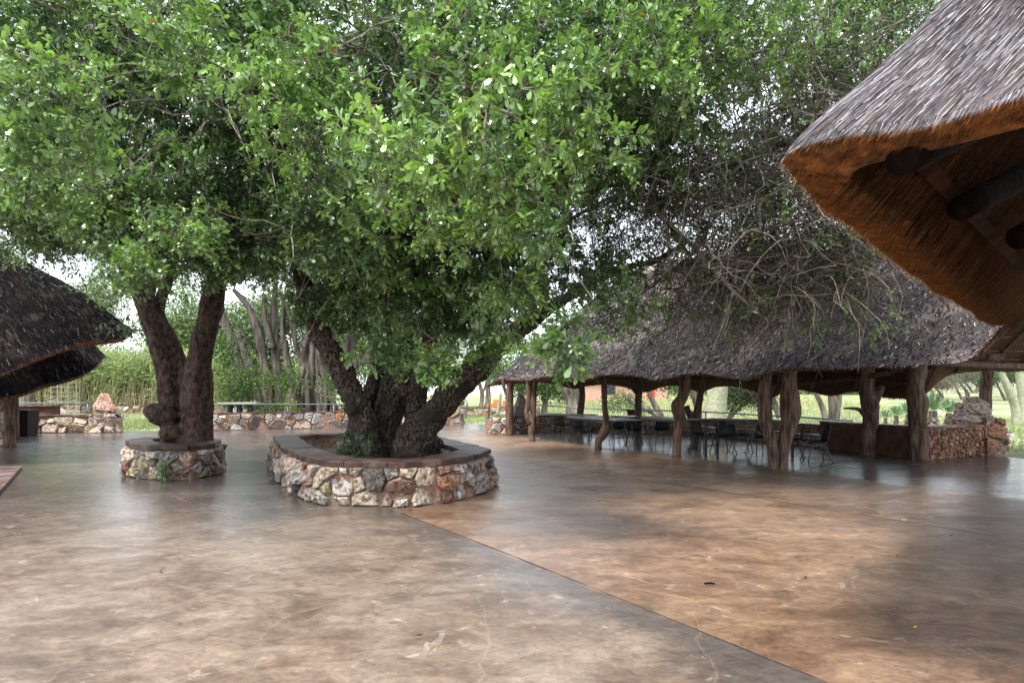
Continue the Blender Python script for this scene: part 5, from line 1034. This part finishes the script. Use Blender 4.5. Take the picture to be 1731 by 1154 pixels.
# right-hand fever trees
b = at(1722, 716, 31); bg_tree('fever_tree', 'pair of pale yellow-green fever tree trunks at the far right edge', (b[0], 31, 0), [LP((1722, 722, 31, .30), (1717, 690, 31, .22), (1706, 660, 31, .20), (1692, 628, 31, .17), (1675, 570, 31, .14)), LP((1729, 722, 31, .30), (1729, 680, 31, .22), (1724, 640, 31, .20), (1718, 600, 31, .17), (1710, 520, 31, .16))], [cp(1700, 450, 31, 4, 2.5, 1.5)], 3000, .13, LG, mat=m_fever)
for px, Y_, cy, s, lab, col, bn in ((1582, 62, 650, .9, 'grey leafless thorn tree on the grass slope, leftmost of the far row', [(.16, .15, .12)], 220), (1622, 68, 640, 1.2, 'wide umbrella-shaped thorn tree with curved stem on the grass slope', [(.12, .17, .05), (.15, .15, .11)], 200),
                                (1660, 75, 632, 1.3, 'rounded bright green tree on the grass slope', LG, 0), (1695, 66, 640, 1.2, 'green tree on the slope just left of the fever trees', GR, 30), (1640, 90, 640, 1.6, 'hazy grey thorn tree farthest back on the slope', [(.17, .17, .14), (.12, .14, .08)], 200), (1545, 85, 640, 1.4, 'grey bushy thorn tree behind the stout right post', [(.15, .15, .11)], 120),
                                (1740, 72, 635, 1.4, 'green tree behind the fever trees at the right edge', GR, 0)):
    b = at(px, 667, Y_); gz = float(ground_z(b[0], Y_)); zc = H+(HZ-cy)*Y_/F; zc = max(zc, gz+1.6*s)
    bg_tree('thorn_tree' if bn > 100 else 'lawn_tree', lab, (b[0], Y_, gz), [([(b[0]+.3*s, Y_, gz-.1), (b[0]+.8*s, Y_, gz+.6*s), (b[0], Y_, zc-.4*s)], [.2*s, .16*s, .08]), ([(b[0]+.3*s, Y_, gz), (b[0]-.7*s, Y_, zc-.3)], [.14*s, .06])],
            [(b[0]-1.2*s, Y_, zc, 1.5*s, 1.2, .55*s), (b[0]+1.2*s, Y_, zc+.2, 1.5*s, 1.2, .6*s), (b[0], Y_, zc+.6*s, 1.4*s, 1.2, .5*s)], 1200 if bn > 100 else 3600, .17, col, bare_n=bn, group=None)
# tall backdrop trees
for px, Y_, top_, wd_, lab in ((30, 62, 450, 7, 'far pale tree above the left thatch roof'), (150, 66, 455, 7, 'far pale tree left of the twin trunks'), (310, 60, 470, 6, 'far green tree seen between the twin trunks'), (420, 62, 500, 7, 'far green tree behind the grey stems'), (560, 62, 500, 6, 'far green tree behind the strangler fig'), (680, 66, 520, 6, 'far green tree behind the main stems'), (960, 70, 600, 6, 'far tree beyond the pavilion left end'), (1180, 80, 630, 7, 'far trees beyond the pink house'), (1400, 85, 640, 7, 'far tree line behind the wooded lawn, right of centre')):
    b = at(px, 667, Y_); gz = float(ground_z(b[0], Y_)); zt = H+(HZ-top_)*Y_/F; h = zt-gz
    bg_tree('distant_tree', lab, (b[0], Y_, gz), [([(b[0], Y_, gz-.1), (b[0]+.3, Y_, gz+h*.6)], [.3, .15])], [(b[0]+rng.uniform(-1, 1)*wd_*.6, Y_+rng.uniform(-1, 1), gz+h*rng.uniform(.45, .85), wd_*.45, 1.5, h*.2) for _ in range(8)]+[(b[0], Y_, gz+h*.4, wd_*.8, 1.5, h*.3)], 15000, .27, LG+[(.20, .25, .14)])
# reed bed
mb = MB(); n = 9000; bx0 = np.stack([rng.uniform(-56, -20, n), rng.uniform(54, 62, n)], 1)
lean = rng.normal(.18, .28, n); hh = rng.uniform(3.2, 6.4, n)*(1-.25*np.clip((bx0[:, 0]+30)/10, 0, 1)); gz = ground_z(bx0[:, 0], bx0[:, 1])
B0 = np.stack([bx0[:, 0], bx0[:, 1], gz], 1); mid = B0+np.stack([lean*hh*.25, rng.normal(0, .3, n), hh*.55], 1); end = mid+np.stack([lean*hh*.6, rng.normal(0, .4, n)-.2, hh*.42], 1)
cst = np.array([(.42, .35, .21)])*rng.uniform(.6, 1.2, (n, 1)); segs(mb, B0, mid, np.full(n, .028), np.full(n, .02), 3, cst); segs(mb, mid, end, np.full(n, .02), np.full(n, .006), 3, np.array([(.24, .30, .13)])*rng.uniform(.7, 1.3, (n, 1)))
k = 9; s = rng.uniform(.25, 1, (n, k)); Bm = (B0[:, None]*(1-s[..., None])+mid[:, None]*s[..., None]); Bn = mid[:, None]*(1-s[..., None])+end[:, None]*s[..., None]; Bq = np.where(rng.random((n, k, 1)) < .3, Bm, Bn).reshape(-1, 3); nL = len(Bq)
lf = rng.uniform(.35, .75, nL); leaves(mb, Bq, np.stack([rng.normal(.4, .6, nL), rng.normal(0, .5, nL), rng.uniform(.1, 1.1, nL)], 1), rdir(nL)+[0, 0, .6], lf, lf*.14, np.array([(.29, .35, .17)])*rng.uniform(.6, 1.4, (nL, 1))*np.array([1, 1, 1]), bend=.5)
o_ = mb.build('reed_bed', m_bgleaf); tag(o_, 'tall pale green reed bed leaning behind the lawn at left', 'reeds', kind='stuff')
# grass
mb = MB(); n = 60000
gx = rng.uniform(-34, 34, n); gy = 24+46*rng.random(n)**1.4; ok = (gy > 31.5) | (gx < -17.3) | ((gx > 11) ) ; ok &= ~((gx > -14) & (gx < 9) & (gy < 31.5)); gx, gy = gx[ok], gy[ok]
m2 = 9000; gx = np.concatenate([gx, rng.uniform(-24, -13, m2)]); gy = np.concatenate([gy, rng.uniform(25.6, 46, m2)]); m3 = 5000; gx = np.concatenate([gx, rng.uniform(12.9, 24, m3)]); gy = np.concatenate([gy, rng.uniform(15.6, 26, m3)])
yw = Path(FL, True)
def inpoly(x, y, P):
    c = np.zeros(len(x), bool); j = len(P)-1
    for i in range(len(P)):
        xi, yi = P[i]; xj, yj = P[j]; c ^= ((yi > y) != (yj > y)) & (x < (xj-xi)*(y-yi)/(yj-yi+1e-12)+xi); j = i
    return c
ok = ~inpoly(gx, gy, FL); gx, gy = gx[ok], gy[ok]; n = len(gx)
tall = np.clip((gy-44)/16, 0, 1)*np.clip((gx+2)/12, 0, 1); hh = rng.uniform(.05, .12, n)*(1+gy/50)+tall*rng.uniform(.2, .7, n); B0 = np.stack([gx, gy, ground_z(gx, gy)], 1)
dry = np.clip(tall*.8+rng.normal(.1, .2, n), 0, 1)[:, None]; col = (np.array([.165, .215, .09])*(1-dry)+np.array([.42, .40, .24])*dry)*rng.uniform(.7, 1.3, (n, 1))
leaves(mb, B0, np.stack([rng.normal(0, .3, n), rng.normal(0, .3, n), np.ones(n)], 1), rdir(n)*[1, 1, .2], hh, .03+.02*hh, col, bend=.3)
o_ = mb.build('grass', m_bgleaf); tag(o_, 'lawn and tall dry meadow grass around the courtyard', 'grass', kind='stuff')

# aloes
for i, (px, py, Y_, s, lab) in enumerate(((1497, 706, 19.5, .55, 'smallest grey-green aloe, leftmost behind the brown wall'), (1515, 702, 20, .7, 'spiky grey aloe second from the left behind the wall'), (1536, 700, 20.5, .95, 'tall aloe with dry skirt just left of the stout post'), (1577, 694, 19.2, 1.25, 'largest aloe with dry leaf skirt right of the stout post'), (1604, 698, 19.8, .95, 'green aloe beside the stacked boulders'))):
    c = at(px, py, Y_); z0 = -.05; t = thing('aloe', lab, 'plant', (c[0], Y_, z0), 'aloes behind the wall')
    mb = MB(); tube(mb, [(c[0], Y_, z0), (c[0], Y_, c[2])], [.13*s, .10*s], 8, col=(.15, .12, .10)); nq = int(60*s); a_ = rng.uniform(0, 6.28, nq); zz = rng.uniform(.25, .95, nq)*(c[2]-z0)+z0
    B0 = np.stack([c[0]+0*a_, Y_+0*a_, zz], 1); leaves(mb, B0, np.stack([np.cos(a_), np.sin(a_), -.8+0*a_], 1), np.stack([np.cos(a_), np.sin(a_), 1+0*a_], 1), np.full(nq, .28*s), np.full(nq, .09*s), np.array([(.17, .13, .11)])*rng.uniform(.6, 1.4, (nq, 1))); part(mb, 'dry_skirt', m_bgleaf, t)
    mb = MB(); nq = 26; a_ = np.arange(nq)*2.4; el = np.linspace(.1, 1.35, nq); B0 = np.stack([c[0]+.05*np.cos(a_), Y_+.05*np.sin(a_), c[2]+0*a_], 1)
    leaves(mb, B0, np.stack([np.cos(a_)*np.cos(el), np.sin(a_)*np.cos(el), np.sin(el)+.15], 1), np.stack([-np.cos(a_)*np.sin(el), -np.sin(a_)*np.sin(el), np.cos(el)], 1), np.full(nq, .52*s), np.full(nq, .085*s), np.array([(.13, .20, .12)])*rng.uniform(.75, 1.25, (nq, 1)), bend=-.12); part(mb, 'rosette', m_bgleaf, t)

# pink house, car, wire cage
m_pink = M('pink_plaster', (.42, .24, .18), (.50, .31, .24), 2, .9, .2); m_red = M('red_paint', (.45, .03, .02), (.5, .05, .03), 2, .5, .1)
Yh = 66; gz = float(ground_z(12, Yh)); xl, xr = at(985, 0, Yh)[0], at(1128, 0, Yh)[0]
t = thing('house', 'low pink plastered house with a red door beyond the lawn', 'house', ((xl+xr)/2, Yh, gz))
mb = MB(); mb.box(((xl+xr)/2, Yh+3, gz+1.6), (xr-xl, 6, 3.4)); part(mb, 'wall', m_pink, t)
mb = MB(); V = [(xl-.5, Yh-.6, gz+3.1), (xr+.5, Yh-.6, gz+3.1), (xr+.5, Yh+6.6, gz+3.1), (xl-.5, Yh+6.6, gz+3.1), (xl+2, Yh+3, gz+5), (xr-2, Yh+3, gz+5)]; mb.poly(V, [[3, 2, 1, 0], [0, 1, 5, 4], [1, 2, 5], [2, 3, 4, 5], [3, 0, 4]]); part(mb, 'roof', m_thatch, t)
dx_ = at(1100, 0, Yh)[0]; mb = MB(); mb.box((dx_, Yh-.03, gz+1.15), (.9, .08, 2.2)); part(mb, 'door', m_red, t)
mb = MB(); mb.box((at(1030, 0, Yh)[0], Yh-.02, gz+1.6), (1.4, .06, 1.1)); part(mb, 'window', m_metal, t)
m_car = M('silver_paint', (.38, .42, .50), (.42, .46, .54), 2, .25, 0, spec=.6, metal=.4); m_glass = M('car_glass', (.02, .025, .03), (.03, .035, .04), 2, .08, 0, spec=.8); m_tyre = M('tyre', (.015, .015, .015), (.025, .025, .025), 8, .8, .1)
Yc = 78; xc = at(770, 0, Yc)[0]-.6; zc = float(ground_z(xc, Yc))
t = thing('parked_car', 'silver blue off-road car parked on the far lawn, partly behind the leaning stem', 'car', (xc, Yc, zc))
mb = MB(); prof = [(-2.2, .45), (-2.25, .95), (-2.1, 1.05), (-1.75, 1.12), (-1.45, 1.72), (.5, 1.78), (1.05, 1.15), (1.95, 1.02), (2.2, .85), (2.2, .45)]; n = len(prof)
V = [(xc+a, Yc-.85+(.12 if b > 1.2 else 0), zc+b) for a, b in prof]+[(xc+a, Yc+.85-(.12 if b > 1.2 else 0), zc+b) for a, b in prof]; mb.poly(V, [list(range(n)), list(range(2*n-1, n-1, -1))]+[[i, i+n, (i+1) % n+n, (i+1) % n] for i in range(n)]); o_ = part(mb, 'body', m_car, t); bv = o_.modifiers.new('bevel', 'BEVEL'); bv.width = .05; bv.segments = 2
for a, b in ((-1.4, -.6), (-.5, .45)):
    mb = MB(); mb.poly([(xc+a+.05, Yc-.86, zc+1.18), (xc+b, Yc-.86, zc+1.18), (xc+b-(.1 if b > 0 else 0), Yc-.77, zc+1.62), (xc+a+.12, Yc-.77, zc+1.62)], [[0, 1, 2, 3]]); part(mb, 'window', m_glass, t)
for a in (-1.35, 1.4):
    for sy in (-1, 1):
        mb = MB(); tube(mb, [(xc+a, Yc+sy*.9, zc+.38), (xc+a, Yc+sy*.68, zc+.38)], [.40, .40], 18); w_ = part(mb, 'wheel', m_tyre, t)
        mb = MB(); tube(mb, [(xc+a, Yc+sy*.92, zc+.38), (xc+a, Yc+sy*.8, zc+.38)], [.22, .22], 12); subpart(mb, 'rim', m_conc, w_)
t = thing('tree_guard', 'thin wire cage in front of the reed bed behind the left railing', 'cage', (at(110, 700, 46)[0], 46, -.05)); mb = MB(); xg = at(110, 0, 46)[0]
for k in range(9):
    a = k*2*np.pi/9; tube(mb, [(xg+.95*math.cos(a), 46+.95*math.sin(a), -.05), (xg+.95*math.cos(a), 46+.95*math.sin(a), 2.6)], .012, 4)
for zz in np.linspace(.3, 2.6, 7): tube(mb, [(xg+.95*math.cos(a), 46+.95*math.sin(a), zz) for a in np.linspace(0, 2*np.pi, 19)], .012, 4)
part(mb, 'wire_mesh', m_conc, t)
b = at(46, 690, 40); mb = MB(); P, R0 = LP((46, 702, 40, .5), (46, 680, 40, .42), (44, 650, 40, .4), (40, 600, 40, .35)); tube(mb, P, R0, 12, n=20, gnarl=.3, freq=1, flute=.1)
t = thing('lawn_tree', 'pale thick trunk just below the lower thatch at left', 'tree', (b[0], 40, 0)); part(mb, 'trunk', m_bgbark, t, True)
mb = MB(); C_ = at(40, 560, 40)+rdir(120)*[2.5, 1.5, 1.2]; lf = rng.uniform(.12, .2, 1800); B = np.repeat(C_, 15, 0)+rng.normal(0, .3, (1800, 3)); leaves(mb, B, rdir(1800), rdir(1800)+[0, 0, .8], lf, lf*.6, np.array([(.09, .18, .04)])*rng.uniform(.6, 1.4, (1800, 1))); part(mb, 'foliage', m_bgleaf, t)

# litter on the floor
m_lit = M('dry_leaf', (.85, .85, .85), (1, 1, 1), 3, .8, 0, attr=True)
for px, py in ((1430, 790), (1411, 812), (1517, 940), (1576, 926), (1605, 905), (1660, 925), (1682, 953), (1250, 863), (1043, 875), (980, 790), (1172, 858), (1230, 848), (1440, 940), (1358, 977), (366, 802), (407, 798), (128, 889), (300, 1052), (275, 968), (250, 873), (1620, 850), (1545, 843), (70, 742), (152, 754), (700, 1072), (1358, 945)):
    p = G(px, py, .003); s = rng.uniform(.02, .035); mb = MB(); nn = nrm(np.array([[rng.normal(0, .2), rng.normal(0, .2), 1]])); a = rng.uniform(0, 6.28)
    leaves(mb, p[None]+[0, 0, .004], np.array([[math.cos(a), math.sin(a), .1]]), nn, np.array([s*1.6]), np.array([s*.8]), np.array([(.10, .045, .025)])*rng.uniform(.5, 1.6), bend=-.2)
    o_ = mb.build('fallen_leaf', m_lit); tag(o_, 'small dry brown leaf lying on the concrete floor', 'leaf', 'fallen leaves on the floor')
for px, py, col, lab in ((1543, 1061, (.55, .36, .04), 'small yellow leaf on the floor at bottom right'), (345, 899, (.25, .35, .05), 'small green leaf on the floor left of the large planter'), (223, 994, (.5, .16, .07), 'small orange leaf on the floor at lower left')):
    p = G(px, py, .003); mb = MB(); leaves(mb, p[None]+[0, 0, .004], np.array([[1, .3, .1]]), np.array([[0, 0, 1.]]), np.array([.035]), np.array([.02]), np.array([col]), bend=-.2); tag(mb.build('fallen_leaf', m_lit), lab, 'leaf')
p = G(1200, 988); mb = MB(); tube(mb, [(p[0]-.045, p[1], .012), (p[0], p[1]+.008, .014), (p[0]+.045, p[1], .010)], [.007, .008, .005], 7, n=10); tag(mb.build('bark_piece', m_log, smooth=True), 'dark curled piece of bark lying on the open floor', 'bark')
print('objects', len(bpy.data.objects))
